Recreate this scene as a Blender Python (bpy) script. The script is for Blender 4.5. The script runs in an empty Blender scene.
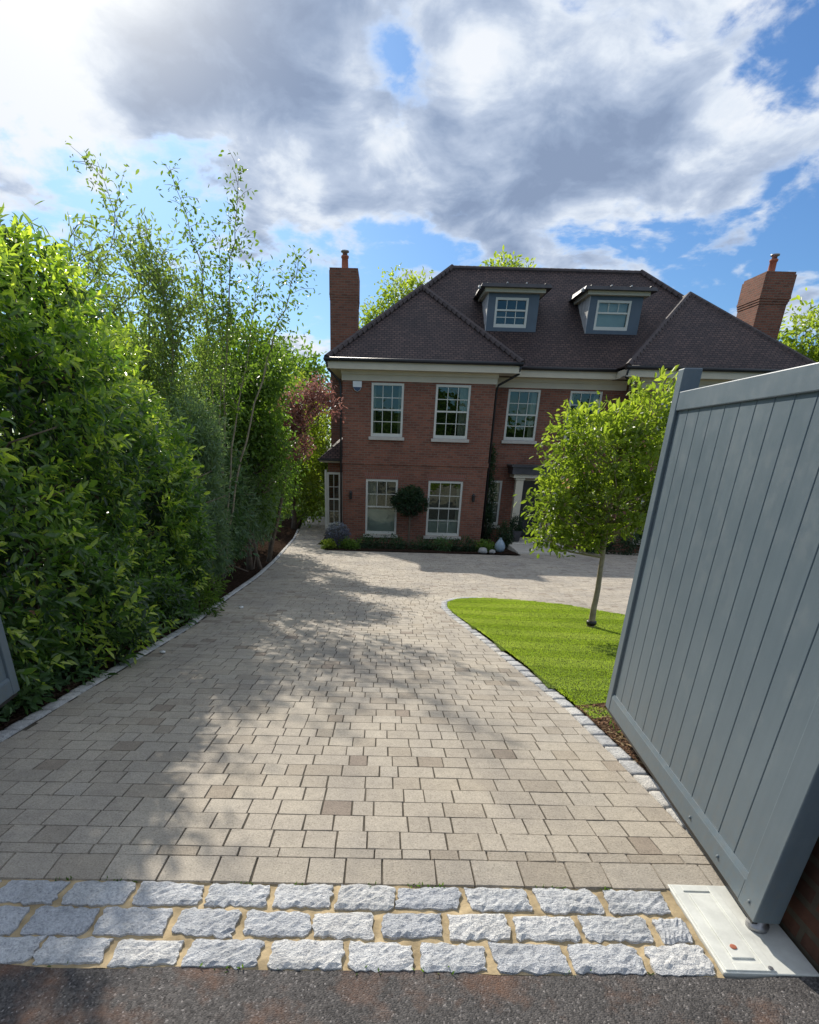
import bpy, math, random
import numpy as np
from math import sin, cos, pi, radians

random.seed(7)
RS = np.random.RandomState(11)
scene = bpy.context.scene
col = scene.collection

# ------------------------------------------------------------------ helpers
def tag(o, label=None, cat=None, group=None, kind=None):
    if label: o['label'] = label
    if cat: o['category'] = cat
    if group: o['group'] = group
    if kind: o['kind'] = kind
    return o

def thing(name, label, cat, loc=(0, 0, 0), group=None):
    o = bpy.data.objects.new(name, None)
    o.empty_display_size = 0.2
    col.objects.link(o)
    o.location = loc
    return tag(o, label, cat, group)

def origin(o):
    v = np.zeros(3)
    while o is not None:
        v = v + np.array(o.location)
        o = o.parent
    return v

def put(name, verts, faces, mat, parent=None, smooth=False, tint=None):
    V = np.asarray(verts, float).reshape(-1, 3)
    if parent is not None:
        V = V - origin(parent)
    me = bpy.data.meshes.new(name)
    me.from_pydata(V.tolist(), [], faces)
    if isinstance(mat, (list, tuple)):
        for m in mat: me.materials.append(m)
    else:
        me.materials.append(mat)
    if tint is not None:
        a = me.attributes.new('tint', 'FLOAT', 'FACE')
        a.data.foreach_set('value', np.asarray(tint, np.float32))
    if smooth:
        me.polygons.foreach_set('use_smooth', [True] * len(me.polygons))
    me.update()
    o = bpy.data.objects.new(name, me)
    col.objects.link(o)
    if parent is not None: o.parent = parent
    return o

class MB:
    """collects shapes (world coordinates) and links them as one mesh object"""
    def __init__(s): s.v = []; s.f = []
    def poly(s, pts):
        b = len(s.v); s.v += [tuple(p) for p in pts]; s.f.append(tuple(range(b, b + len(pts)))); return s
    def hexa(s, p):
        b = len(s.v); s.v += [tuple(q) for q in p]
        s.f += [tuple(b + i for i in q) for q in ((0,3,2,1),(4,5,6,7),(0,1,5,4),(1,2,6,5),(2,3,7,6),(3,0,4,7))]
        return s
    def box(s, x0, x1, y0, y1, z0, z1):
        return s.hexa([(x0,y0,z0),(x1,y0,z0),(x1,y1,z0),(x0,y1,z0),(x0,y0,z1),(x1,y0,z1),(x1,y1,z1),(x0,y1,z1)])
    def prism(s, pts, axis, a, b):
        """extrude a 2D polygon along an axis"""
        def P(p, t):
            return {'x': (t, p[0], p[1]), 'y': (p[0], t, p[1]), 'z': (p[0], p[1], t)}[axis]
        k = len(pts); o = len(s.v)
        s.v += [P(p, a) for p in pts] + [P(p, b) for p in pts]
        s.f.append(tuple(o + i for i in range(k))[::-1]); s.f.append(tuple(o + k + i for i in range(k)))
        for i in range(k):
            j = (i + 1) % k
            s.f.append((o + i, o + j, o + k + j, o + k + i))
        return s
    def tube(s, pts, rad, n=8, cap=True):
        pts = [np.array(p, float) for p in pts]
        if not hasattr(rad, '__len__'): rad = [rad] * len(pts)
        b = len(s.v); up = None
        for i, p in enumerate(pts):
            d = (pts[min(i + 1, len(pts) - 1)] - pts[max(i - 1, 0)])
            d = d / (np.linalg.norm(d) + 1e-9)
            ref = np.array((0, 0, 1.)) if abs(d[2]) < .9 else np.array((1., 0, 0))
            if up is not None: ref = up
            a = np.cross(d, ref); a /= np.linalg.norm(a) + 1e-9
            c = np.cross(a, d); up = c
            for k in range(n):
                t = 2 * pi * k / n
                s.v.append(tuple(p + rad[i] * (cos(t) * a + sin(t) * c)))
        for i in range(len(pts) - 1):
            for k in range(n):
                q = (k + 1) % n
                s.f.append((b + i*n + k, b + i*n + q, b + (i+1)*n + q, b + (i+1)*n + k))
        if cap:
            s.f.append(tuple(b + k for k in range(n))[::-1])
            e = b + (len(pts) - 1) * n
            s.f.append(tuple(e + k for k in range(n)))
        return s
    def lathe(s, c, prof, n=16):
        return s.tube([(c[0], c[1], c[2] + z) for r, z in prof], [max(r, 1e-4) for r, z in prof], n)
    def build(s, name, mat, parent=None, smooth=False, bevel=0):
        o = put(name, s.v, s.f, mat, parent, smooth)
        if bevel:
            m = o.modifiers.new('Bevel', 'BEVEL'); m.width = bevel; m.segments = 2; m.limit_method = 'ANGLE'
        return o

# ------------------------------------------------------------------ materials
def newmat(name):
    m = bpy.data.materials.new(name); m.use_nodes = True
    nt = m.node_tree; nt.nodes.clear()
    out = nt.nodes.new('ShaderNodeOutputMaterial')
    return m, nt, out

def N(nt, t, **kw):
    n = nt.nodes.new(t)
    for k, v in kw.items():
        if k.startswith('i_'):
            n.inputs[k[2:].replace('_', ' ')].default_value = v
        else:
            setattr(n, k, v)
    return n

def L(nt, a, b): nt.links.new(a, b)

def ramp(nt, fac, stops):
    r = N(nt, 'ShaderNodeValToRGB')
    e = r.color_ramp.elements
    while len(e) < len(stops): e.new(.5)
    for k, (p, c) in enumerate(stops):
        e[k].position = p; e[k].color = (*c, 1) if len(c) == 3 else c
    if fac is not None: L(nt, fac, r.inputs[0])
    return r

def noise(nt, scale, detail=4, rough=.55, vec=None, dist=0):
    n = N(nt, 'ShaderNodeTexNoise')
    n.inputs['Scale'].default_value = scale; n.inputs['Detail'].default_value = detail
    n.inputs['Roughness'].default_value = rough; n.inputs['Distortion'].default_value = dist
    if vec is not None: L(nt, vec, n.inputs['Vector'])
    return n

def wpos(nt):
    return N(nt, 'ShaderNodeNewGeometry').outputs['Position']

def mixc(nt, fac, a, b, mode='MIX'):
    m = N(nt, 'ShaderNodeMix', data_type='RGBA', blend_type=mode)
    for s, v in ((m.inputs[0], fac), (m.inputs[6], a), (m.inputs[7], b)):
        if isinstance(v, (int, float)): s.default_value = v
        elif isinstance(v, tuple): s.default_value = (*v, 1) if len(v) == 3 else v
        else: L(nt, v, s)
    return m.outputs[2]

def math_(nt, op, a, b=None, c=None):
    m = N(nt, 'ShaderNodeMath', operation=op)
    for s, v in zip(m.inputs, (a, b, c)):
        if v is None: continue
        if isinstance(v, (int, float)): s.default_value = v
        else: L(nt, v, s)
    return m.outputs[0]

def bsdf(nt, out, colr, rough=.6, bump=None, bstr=.3, bdist=.01, spec=.5, metal=0):
    b = N(nt, 'ShaderNodeBsdfPrincipled')
    if isinstance(colr, tuple): b.inputs['Base Color'].default_value = (*colr, 1)
    else: L(nt, colr, b.inputs['Base Color'])
    if isinstance(rough, (int, float)): b.inputs['Roughness'].default_value = rough
    else: L(nt, rough, b.inputs['Roughness'])
    b.inputs['Specular IOR Level'].default_value = spec
    b.inputs['Metallic'].default_value = metal
    if bump is not None:
        u = N(nt, 'ShaderNodeBump'); u.inputs['Strength'].default_value = bstr; u.inputs['Distance'].default_value = bdist
        L(nt, bump, u.inputs['Height']); L(nt, u.outputs[0], b.inputs['Normal'])
    L(nt, b.outputs[0], out.inputs[0])
    return b

def pmat(name, c, rough=.5, var=.18, scale=6, bump=.1, spec=.5, metal=0, fine=90):
    m, nt, out = newmat(name)
    p = wpos(nt)
    n1 = noise(nt, scale, 5, .6, p); n2 = noise(nt, fine, 3, .6, p)
    lo = tuple(x * (1 - var) for x in c); hi = tuple(min(1, x * (1 + var)) for x in c)
    r = ramp(nt, n1.outputs[0], [(.3, lo), (.7, hi)])
    cc = mixc(nt, .12, r.outputs[0], n2.outputs[0], 'OVERLAY')
    bsdf(nt, out, cc, rough, n2.outputs[0], bump, .004, spec, metal)
    return m

def leaf_mat(name, stops, trans=.45, rough=.45, spec=.4, tcol=1.5, th=(1.05, 1.15, .45)):
    m, nt, out = newmat(name)
    a = N(nt, 'ShaderNodeAttribute', attribute_name='tint')
    r = ramp(nt, a.outputs['Fac'], stops)
    b = N(nt, 'ShaderNodeBsdfPrincipled')
    L(nt, r.outputs[0], b.inputs['Base Color']); b.inputs['Roughness'].default_value = rough
    b.inputs['Specular IOR Level'].default_value = spec
    t = N(nt, 'ShaderNodeBsdfTranslucent')
    tc = mixc(nt, 1.0, r.outputs[0], tuple(tcol * q for q in th), 'MULTIPLY')
    L(nt, tc, t.inputs[0])
    mx = N(nt, 'ShaderNodeMixShader'); mx.inputs[0].default_value = trans
    L(nt, b.outputs[0], mx.inputs[1]); L(nt, t.outputs[0], mx.inputs[2])
    L(nt, mx.outputs[0], out.inputs[0])
    return m

def wall_uv(nt):
    """planar mapping chosen by the face normal: (x,z) on fronts, (y,z) on sides"""
    g = N(nt, 'ShaderNodeNewGeometry')
    sp = N(nt, 'ShaderNodeSeparateXYZ'); L(nt, g.outputs['Position'], sp.inputs[0])
    sn = N(nt, 'ShaderNodeSeparateXYZ'); L(nt, g.outputs['True Normal'], sn.inputs[0])
    side = math_(nt, 'GREATER_THAN', math_(nt, 'ABSOLUTE', sn.outputs[0]), math_(nt, 'ABSOLUTE', sn.outputs[1]))
    mx = N(nt, 'ShaderNodeMix', data_type='FLOAT')
    L(nt, side, mx.inputs[0]); L(nt, sp.outputs[0], mx.inputs[2]); L(nt, sp.outputs[1], mx.inputs[3])
    return mx.outputs[0], sp.outputs[2], g.outputs['Position']

def brick_mat(name, c1, c2, mortar, bw=.225, bh=.075, msize=.01, stain=.5):
    m, nt, out = newmat(name)
    u, v, pos = wall_uv(nt)
    cb = N(nt, 'ShaderNodeCombineXYZ'); L(nt, u, cb.inputs[0]); L(nt, v, cb.inputs[1])
    br = N(nt, 'ShaderNodeTexBrick')
    L(nt, cb.outputs[0], br.inputs['Vector'])
    br.inputs['Scale'].default_value = 1; br.inputs['Brick Width'].default_value = bw
    br.inputs['Row Height'].default_value = bh; br.inputs['Mortar Size'].default_value = msize
    br.inputs['Color1'].default_value = (*c1, 1); br.inputs['Color2'].default_value = (*c2, 1)
    br.inputs['Mortar'].default_value = (*mortar, 1); br.inputs['Bias'].default_value = -.1
    n1 = noise(nt, .9, 6, .65, pos); n2 = noise(nt, 35, 4, .6, pos)
    c = mixc(nt, .55, br.outputs[0], ramp(nt, n1.outputs[0], [(.3, (.6, .55, .55)), (.7, (1.15, 1.08, 1.0))]).outputs[0], 'MULTIPLY')
    c = mixc(nt, .35, c, n2.outputs[0], 'OVERLAY')
    h = math_(nt, 'ADD', math_(nt, 'MULTIPLY', br.outputs['Fac'], -1.), math_(nt, 'MULTIPLY', n2.outputs[0], .5))
    bsdf(nt, out, c, .85, h, .5, .008, .2)
    return m

def tile_mat(name, c1, c2):
    m, nt, out = newmat(name)
    u, v, pos = wall_uv(nt)
    cb = N(nt, 'ShaderNodeCombineXYZ'); L(nt, u, cb.inputs[0]); L(nt, math_(nt, 'MULTIPLY', v, 1.75), cb.inputs[1])
    br = N(nt, 'ShaderNodeTexBrick'); L(nt, cb.outputs[0], br.inputs['Vector'])
    br.inputs['Scale'].default_value = 1; br.inputs['Brick Width'].default_value = .17; br.inputs['Row Height'].default_value = .125
    br.inputs['Mortar Size'].default_value = .018; br.inputs['Mortar Smooth'].default_value = .3
    br.inputs['Color1'].default_value = (*c1, 1); br.inputs['Color2'].default_value = (*c2, 1)
    br.inputs['Mortar'].default_value = (.02, .016, .018, 1)
    n1 = noise(nt, .7, 6, .7, pos); n2 = noise(nt, 14, 4, .7, pos)
    c = mixc(nt, .7, br.outputs[0], ramp(nt, n1.outputs[0], [(.3, (.6, .58, .62)), (.72, (1.25, 1.15, 1.1))]).outputs[0], 'MULTIPLY')
    c = mixc(nt, .55, c, n2.outputs[0], 'OVERLAY')
    saw = math_(nt, 'FRACT', math_(nt, 'MULTIPLY', v, 14.))
    bsdf(nt, out, c, .75, math_(nt, 'ADD', math_(nt, 'MULTIPLY', saw, -1.3), n2.outputs[0]), 1., .035, .3)
    return m

M = {}
M['brick'] = brick_mat('red_brick', (.29, .118, .078), (.18, .078, .056), (.22, .17, .13))
M['brick_pier'] = brick_mat('pier_brick', (.15, .066, .042), (.085, .05, .036), (.10, .085, .062), msize=.013)
M['tile'] = tile_mat('roof_tiles', (.118, .080, .068), (.066, .047, .043))
M['hip'] = pmat('hip_tiles', (.062, .044, .041), .7, .3, 3)
M['cream'] = pmat('cream_timber', (.60, .54, .41), .55, .06, 2, .05)
M['white'] = pmat('white_paint', (.64, .63, .55), .45, .05, 3, .05)
M['stone'] = pmat('sill_stone', (.55, .51, .44), .8, .12, 5, .2)
M['gutter'] = pmat('dark_gutter', (.018, .017, .018), .45, .2, 5, .05)
M['lead'] = pmat('sheet_lead', (.21, .22, .24), .55, .25, 2.5, .1)
M['leadlight'] = pmat('weathered_lead', (.50, .50, .49), .6, .25, 5, .1)
M['leadroof'] = pmat('dark_lead_roof', (.05, .048, .052), .5, .25, 4, .1)
M['dormer'] = pmat('dormer_paint', (.085, .115, .145), .5, .1, 3, .05)
M['terracotta'] = pmat('terracotta', (.38, .12, .065), .8, .2, 9, .2)
M['metal'] = pmat('dull_metal', (.35, .35, .36), .4, .2, 9, .1, metal=.7)
M['door'] = pmat('door_paint', (.02, .024, .03), .3, .1, 3, .02)
M['black'] = pmat('black_metal', (.015, .015, .015), .4, .2, 9, .05)
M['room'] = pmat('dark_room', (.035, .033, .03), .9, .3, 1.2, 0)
M['curtain'] = pmat('curtain_cloth', (.50, .48, .42), .9, .15, 3, .1)
M['blind_glare'] = pmat('blind_glare_white', (.80, .80, .78), .8, .08, 2, .05)
M['bark'] = pmat('bark', (.13, .095, .065), .9, .35, 14, .8, fine=60)
M['barkpale'] = pmat('pale_bark', (.30, .25, .18), .85, .3, 12, .6, fine=60)
M['plastic'] = pmat('white_plastic', (.8, .8, .78), .4, .04, 4, .02)
M['blueplastic'] = pmat('blue_plastic', (.04, .06, .12), .4, .05, 4, .02)
M['potblue'] = pmat('glazed_pot', (.28, .36, .42), .25, .2, 6, .05)
M['rock'] = pmat('pale_rock', (.36, .35, .33), .9, .3, 12, .5)
M['mortar'] = pmat('buff_mortar', (.43, .335, .20), .95, .42, 11, .6, .1, fine=70)

def gate_paint():
    m, nt, out = newmat('gate_paint')
    p = wpos(nt)
    n1 = noise(nt, 1.6, 5, .6, p); n2 = noise(nt, 130, 3, .6, p); n3 = noise(nt, 9, 6, .7, p)
    c = ramp(nt, n1.outputs[0], [(.3, (.108, .148, .178)), (.7, (.135, .178, .208))]).outputs[0]
    dust = ramp(nt, n3.outputs[0], [(.52, (0, 0, 0)), (.75, (.35, .35, .35))]).outputs[0]
    c = mixc(nt, dust, c, (.20, .23, .24))
    sz = N(nt, 'ShaderNodeSeparateXYZ'); L(nt, p, sz.inputs[0])
    low = N(nt, 'ShaderNodeMapRange'); L(nt, sz.outputs[2], low.inputs[0])
    for q, v in enumerate((.05, .5, .55, 0.)): low.inputs[q + 1].default_value = v
    splash = math_(nt, 'MULTIPLY', low.outputs[0], ramp(nt, noise(nt, 26, 6, .75, p).outputs[0], [(.42, (0, 0, 0)), (.7, (1, 1, 1))]).outputs[0])
    c = mixc(nt, splash, c, (.16, .155, .14))
    st = N(nt, 'ShaderNodeMapping'); L(nt, p, st.inputs[0]); st.inputs['Scale'].default_value = (38, 38, 1.2)
    streak = noise(nt, 1, 4, .6, st.outputs[0])
    c = mixc(nt, .25, c, ramp(nt, streak.outputs[0], [(.35, (.86, .87, .88)), (.65, (1.1, 1.1, 1.1))]).outputs[0], 'MULTIPLY')
    bsdf(nt, out, c, ramp(nt, n3.outputs[0], [(.3, (.36,)*3), (.7, (.5,)*3)]).outputs[0], n2.outputs[0], .06, .002, .5)
    return m
M['gate'] = gate_paint()

def glass_mat(name, tint=(.62, .68, .63), clear=.6):
    m, nt, out = newmat(name)
    t = N(nt, 'ShaderNodeBsdfTransparent'); t.inputs[0].default_value = (*tint, 1)
    g = N(nt, 'ShaderNodeBsdfGlossy'); g.inputs['Roughness'].default_value = .03
    n = noise(nt, 1.3, 3, .5, wpos(nt)); u = N(nt, 'ShaderNodeBump'); u.inputs['Strength'].default_value = .25; u.inputs['Distance'].default_value = .05
    L(nt, n.outputs[0], u.inputs['Height']); L(nt, u.outputs[0], g.inputs['Normal'])
    g.inputs[0].default_value = (.72, .85, .76, 1)
    f = N(nt, 'ShaderNodeFresnel'); f.inputs[0].default_value = 1.55
    fac = math_(nt, 'ADD', math_(nt, 'MULTIPLY', f.outputs[0], .9), .05)
    mx = N(nt, 'ShaderNodeMixShader'); L(nt, fac, mx.inputs[0]); L(nt, t.outputs[0], mx.inputs[1]); L(nt, g.outputs[0], mx.inputs[2])
    L(nt, mx.outputs[0], out.inputs[0])
    return m
M['glass'] = glass_mat('window_glass')

def granite(name='granite', k=(1, 1, 1)):
    m, nt, out = newmat(name)
    p = wpos(nt)
    n1 = noise(nt, 3.5, 6, .75, p); n2 = noise(nt, 120, 3, .75, p); n3 = noise(nt, 30, 5, .7, p)
    g = ramp(nt, n2.outputs[0], [(.24, (.16, .16, .17)), (.35, (.62, .62, .63)), (.55, (.82, .82, .81)), (.7, (.93, .92, .91))]).outputs[0]
    c = mixc(nt, .6, g, ramp(nt, n3.outputs[0], [(.30, (.55, .56, .60)), (.55, (1., 1., 1.))]).outputs[0], 'MULTIPLY')
    a = N(nt, 'ShaderNodeObjectInfo')
    c = mixc(nt, .8, c, ramp(nt, a.outputs['Random'], [(0, (.66, .69, .74)), (.5, (.86, .88, .90)), (1, (.98, .97, .94))]).outputs[0], 'MULTIPLY')
    c = mixc(nt, .7, c, ramp(nt, n1.outputs[0], [(.34, (.66, .66, .65)), (.52, (1., 1., 1.))]).outputs[0], 'MULTIPLY')
    c = mixc(nt, 1., c, k, 'MULTIPLY')
    h = math_(nt, 'ADD', n3.outputs[0], math_(nt, 'MULTIPLY', n2.outputs[0], .35))
    bsdf(nt, out, c, .8, h, 1., .018, .3)
    return m
M['granite'] = granite()
M['kerb'] = granite('kerb_granite', (.98, .95, .90))

def paver_mat():
    m, nt, out = newmat('concrete_pavers')
    p = wpos(nt)
    a = N(nt, 'ShaderNodeAttribute', attribute_name='tint')
    base = ramp(nt, a.outputs['Fac'], [(0, (.31, .255, .21)), (.12, (.40, .345, .275)), (.45, (.47, .42, .348)), (.8, (.515, .463, .386)), (1, (.48, .438, .375))]).outputs[0]
    n1 = noise(nt, 130, 3, .85, p); n2 = noise(nt, 1.1, 6, .65, p); n3 = noise(nt, 22, 5, .7, p)
    sp = ramp(nt, n1.outputs[0], [(.28, (.30, .29, .27)), (.45, (.90, .90, .90)), (.62, (1.1, 1.1, 1.1)), (.74, (1.7, 1.7, 1.7))]).outputs[0]
    c = mixc(nt, .85, base, sp, 'MULTIPLY')
    c = mixc(nt, .75, c, ramp(nt, n2.outputs[0], [(.32, (.72, .72, .74)), (.62, (1.04, 1.03, 1.0))]).outputs[0], 'MULTIPLY')
    c = mixc(nt, .5, c, ramp(nt, n3.outputs[0], [(.3, (.75, .75, .75)), (.6, (1.05, 1.05, 1.05))]).outputs[0], 'MULTIPLY')
    st = N(nt, 'ShaderNodeMapping'); L(nt, p, st.inputs[0]); st.inputs['Scale'].default_value = (2.2, .28, 1)
    tr = noise(nt, 1.0, 5, .6, st.outputs[0])
    c = mixc(nt, .55, c, ramp(nt, tr.outputs[0], [(.36, (.80, .80, .82)), (.6, (1.03, 1.02, 1.0))]).outputs[0], 'MULTIPLY')
    h = math_(nt, 'ADD', n1.outputs[0], n3.outputs[0])
    bsdf(nt, out, c, .85, h, .55, .006, .25)
    return m
M['paver'] = paver_mat()
M['joint'] = pmat('joint_sand', (.095, .083, .066), .95, .4, 9, .4, .1)

def asphalt():
    m, nt, out = newmat('asphalt')
    p = wpos(nt)
    v = N(nt, 'ShaderNodeTexVoronoi'); v.inputs['Scale'].default_value = 170; L(nt, p, v.inputs['Vector'])
    n1 = noise(nt, 220, 3, .8, p); n2 = noise(nt, 2.2, 6, .7, p); n3 = noise(nt, 3.1, 5, .65, N_off(nt, p, (3.1, 1.4, 0)))
    c = ramp(nt, v.outputs['Color'], [(.05, (.035, .033, .033)), (.5, (.085, .081, .079)), (.84, (.13, .122, .118)), (.97, (.32, .30, .29))]).outputs[0]
    c = mixc(nt, .7, c, ramp(nt, n2.outputs[0], [(.3, (.55, .55, .56)), (.68, (1.35, 1.3, 1.25))]).outputs[0], 'MULTIPLY')
    rust = ramp(nt, n3.outputs[0], [(.50, (0, 0, 0)), (.66, (.6, .6, .6))]).outputs[0]
    c = mixc(nt, rust, c, (.20, .105, .065))
    h = math_(nt, 'ADD', math_(nt, 'MULTIPLY', v.outputs['Distance'], -.9), math_(nt, 'MULTIPLY', n1.outputs[0], .5))
    bsdf(nt, out, c, .85, h, .6, .005, .3)
    return m
def N_off(nt, p, o):
    a = N(nt, 'ShaderNodeVectorMath', operation='ADD'); L(nt, p, a.inputs[0]); a.inputs[1].default_value = o
    return a.outputs[0]
M['asphalt'] = asphalt()

def soil_mat(name, c, scale=40):
    m, nt, out = newmat(name)
    p = wpos(nt)
    v = N(nt, 'ShaderNodeTexVoronoi'); v.inputs['Scale'].default_value = scale; L(nt, p, v.inputs['Vector'])
    n = noise(nt, 6, 6, .7, p)
    cc = ramp(nt, v.outputs['Color'], [(.1, tuple(x * .45 for x in c)), (.6, c), (.95, tuple(x * 1.9 for x in c))]).outputs[0]
    cc = mixc(nt, .6, cc, ramp(nt, n.outputs[0], [(.3, (.55,)*3), (.7, (1.3,)*3)]).outputs[0], 'MULTIPLY')
    bsdf(nt, out, cc, .95, math_(nt, 'ADD', v.outputs['Distance'], n.outputs[0]), 1., .03, 0)
    return m
M['soil'] = soil_mat('dark_mulch', (.045, .030, .022))
M['bark_chip'] = soil_mat('bark_chip', (.13, .078, .05), 60)
M['earth'] = soil_mat('rough_grass_ground', (.045, .065, .025), 12)
M['lawnbase'] = soil_mat('lawn_thatch', (.13, .18, .04), 60)

M['laurel'] = leaf_mat('laurel_leaf', [(0, (.012, .030, .012)), (.22, (.036, .080, .026)), (.5, (.115, .205, .045)), (.75, (.31, .41, .070)), (1, (.52, .58, .12))], .45, .30, .7, 2.0)
M['willow'] = leaf_mat('willow_leaf', [(0, (.075, .115, .045)), (.5, (.15, .21, .08)), (1, (.27, .33, .13))], .5, .5, .3, 1.7)
M['birch'] = leaf_mat('birch_leaf', [(0, (.035, .070, .018)), (.5, (.085, .145, .030)), (1, (.17, .23, .05))], .5, .45, .3, 1.8)
M['dark'] = leaf_mat('dark_leaf', [(0, (.036, .075, .036)), (.5, (.08, .15, .062)), (1, (.17, .26, .09))], .3, .5, .3, 1.5)
M['blue'] = leaf_mat('bluegreen_leaf', [(0, (.09, .145, .10)), (.5, (.18, .26, .17)), (1, (.30, .39, .23))], .45, .55, .25, 1.4)
M['deep'] = leaf_mat('deep_leaf', [(0, (.016, .034, .018)), (.5, (.036, .072, .034)), (1, (.08, .135, .05))], .3, .5, .3, 1.5)
M['copper'] = leaf_mat('copper_leaf', [(0, (.13, .06, .055)), (.5, (.29, .145, .125)), (1, (.44, .27, .23))], .4, .5, .3, 1.2, (1, .85, .75))
M['fresh'] = leaf_mat('fresh_leaf', [(0, (.065, .10, .022)), (.5, (.20, .26, .045)), (1, (.42, .45, .10))], .52, .42, .4, 1.8)
M['mid'] = leaf_mat('mid_leaf', [(0, (.042, .085, .022)), (.5, (.11, .185, .040)), (1, (.20, .29, .065))], .45, .5, .3, 1.7)
M['lavender'] = leaf_mat('lavender_leaf', [(0, (.06, .065, .085)), (.5, (.14, .15, .20)), (1, (.27, .29, .38))], .2, .6, .2, 1.)
M['grass'] = leaf_mat('grass_blade', [(0, (.17, .24, .036)), (.5, (.34, .43, .070)), (1, (.55, .60, .17))], .45, .5, .25, 1.6)
M['pink'] = leaf_mat('pink_petal', [(0, (.55, .22, .25)), (1, (.75, .42, .42))], .4, .5, .3, 1.)
M['dry'] = leaf_mat('dry_leaf', [(0, (.12, .07, .03)), (1, (.42, .30, .16))], .2, .7, .2, 1.)

# ------------------------------------------------------------------ ground heights
def gz(y):
    z = -.103 * max(0, y - 1.9)
    if y > 8: z += .0011 * (min(y, 24) - 8) ** 2
    if y > 24: z = gz(24)
    return z

# ------------------------------------------------------------------ leaves
def unit(a):
    return a / (np.linalg.norm(a, axis=1, keepdims=True) + 1e-9)

def leaves(name, P, D, Nn, Ln, Wd, tint, mat, parent):
    """many small folded six-point leaves in one mesh"""
    n = len(P)
    D = unit(D); X = unit(np.cross(Nn, D)); U = np.cross(D, X)
    Ln = np.broadcast_to(np.asarray(Ln, float), (n,))[:, None]; Wd = np.broadcast_to(np.asarray(Wd, float), (n,))[:, None]
    tpl = [(0, 0, 0), (.28, -.42, .10), (.66, -.40, .08), (1, 0, -.22), (.66, .40, .08), (.28, .42, .10)]
    V = np.zeros((n, 6, 3))
    for k, (a, b, c) in enumerate(tpl):
        V[:, k] = P + D * Ln * a + X * Wd * b + U * Wd * c * 1.2
    V = V.reshape(-1, 3)
    if parent is not None: V = V - origin(parent)
    me = bpy.data.meshes.new(name)
    me.vertices.add(6 * n); me.vertices.foreach_set('co', V.astype(np.float32).ravel())
    base = (np.arange(n) * 6)[:, None]
    q = np.concatenate([base + np.array([[0, 3, 2, 1]]), base + np.array([[0, 5, 4, 3]])], axis=1).astype(np.int32)
    me.loops.add(8 * n); me.loops.foreach_set('vertex_index', q.ravel())
    me.polygons.add(2 * n)
    me.polygons.foreach_set('loop_start', (np.arange(2 * n) * 4).astype(np.int32))
    try: me.polygons.foreach_set('loop_total', np.full(2 * n, 4, np.int32))
    except Exception: pass
    me.update(calc_edges=True)
    me.materials.append(mat)
    a = me.attributes.new('tint', 'FLOAT', 'FACE')
    a.data.foreach_set('value', np.repeat(np.clip(tint, 0, 1), 2).astype(np.float32))
    o = bpy.data.objects.new(name, me); col.objects.link(o)
    if parent is not None: o.parent = parent
    return o

def rnd(n, k=3): return RS.normal(size=(n, k))

def crown_pts(blobs, ncl, per, sig, shell=.45):
    """leaf clumps spread unevenly through several ellipsoids"""
    w = np.array([b[3] * b[4] * b[5] * (b[6] if len(b) > 6 else 1) for b in blobs]) ** .7
    w = w / w.sum()
    k = RS.choice(len(blobs), ncl, p=w)
    B = np.array([b[:6] for b in blobs])[k]
    d = unit(rnd(ncl)); r = (shell + (1 - shell) * RS.rand(ncl)) ** .8
    r = r * (0.86 + .22 * RS.rand(ncl))
    C = B[:, :3] + d * r[:, None] * B[:, 3:6]
    size = .6 + .8 * RS.rand(ncl)
    ci = np.repeat(np.arange(ncl), per)
    P = C[ci] + np.clip(rnd(len(ci)), -1.7, 1.7) * sig * size[ci][:, None]
    out = unit(P - B[ci, :3])
    ctint = RS.rand(ncl)
    return P, out, ctint[ci], C, B

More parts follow.
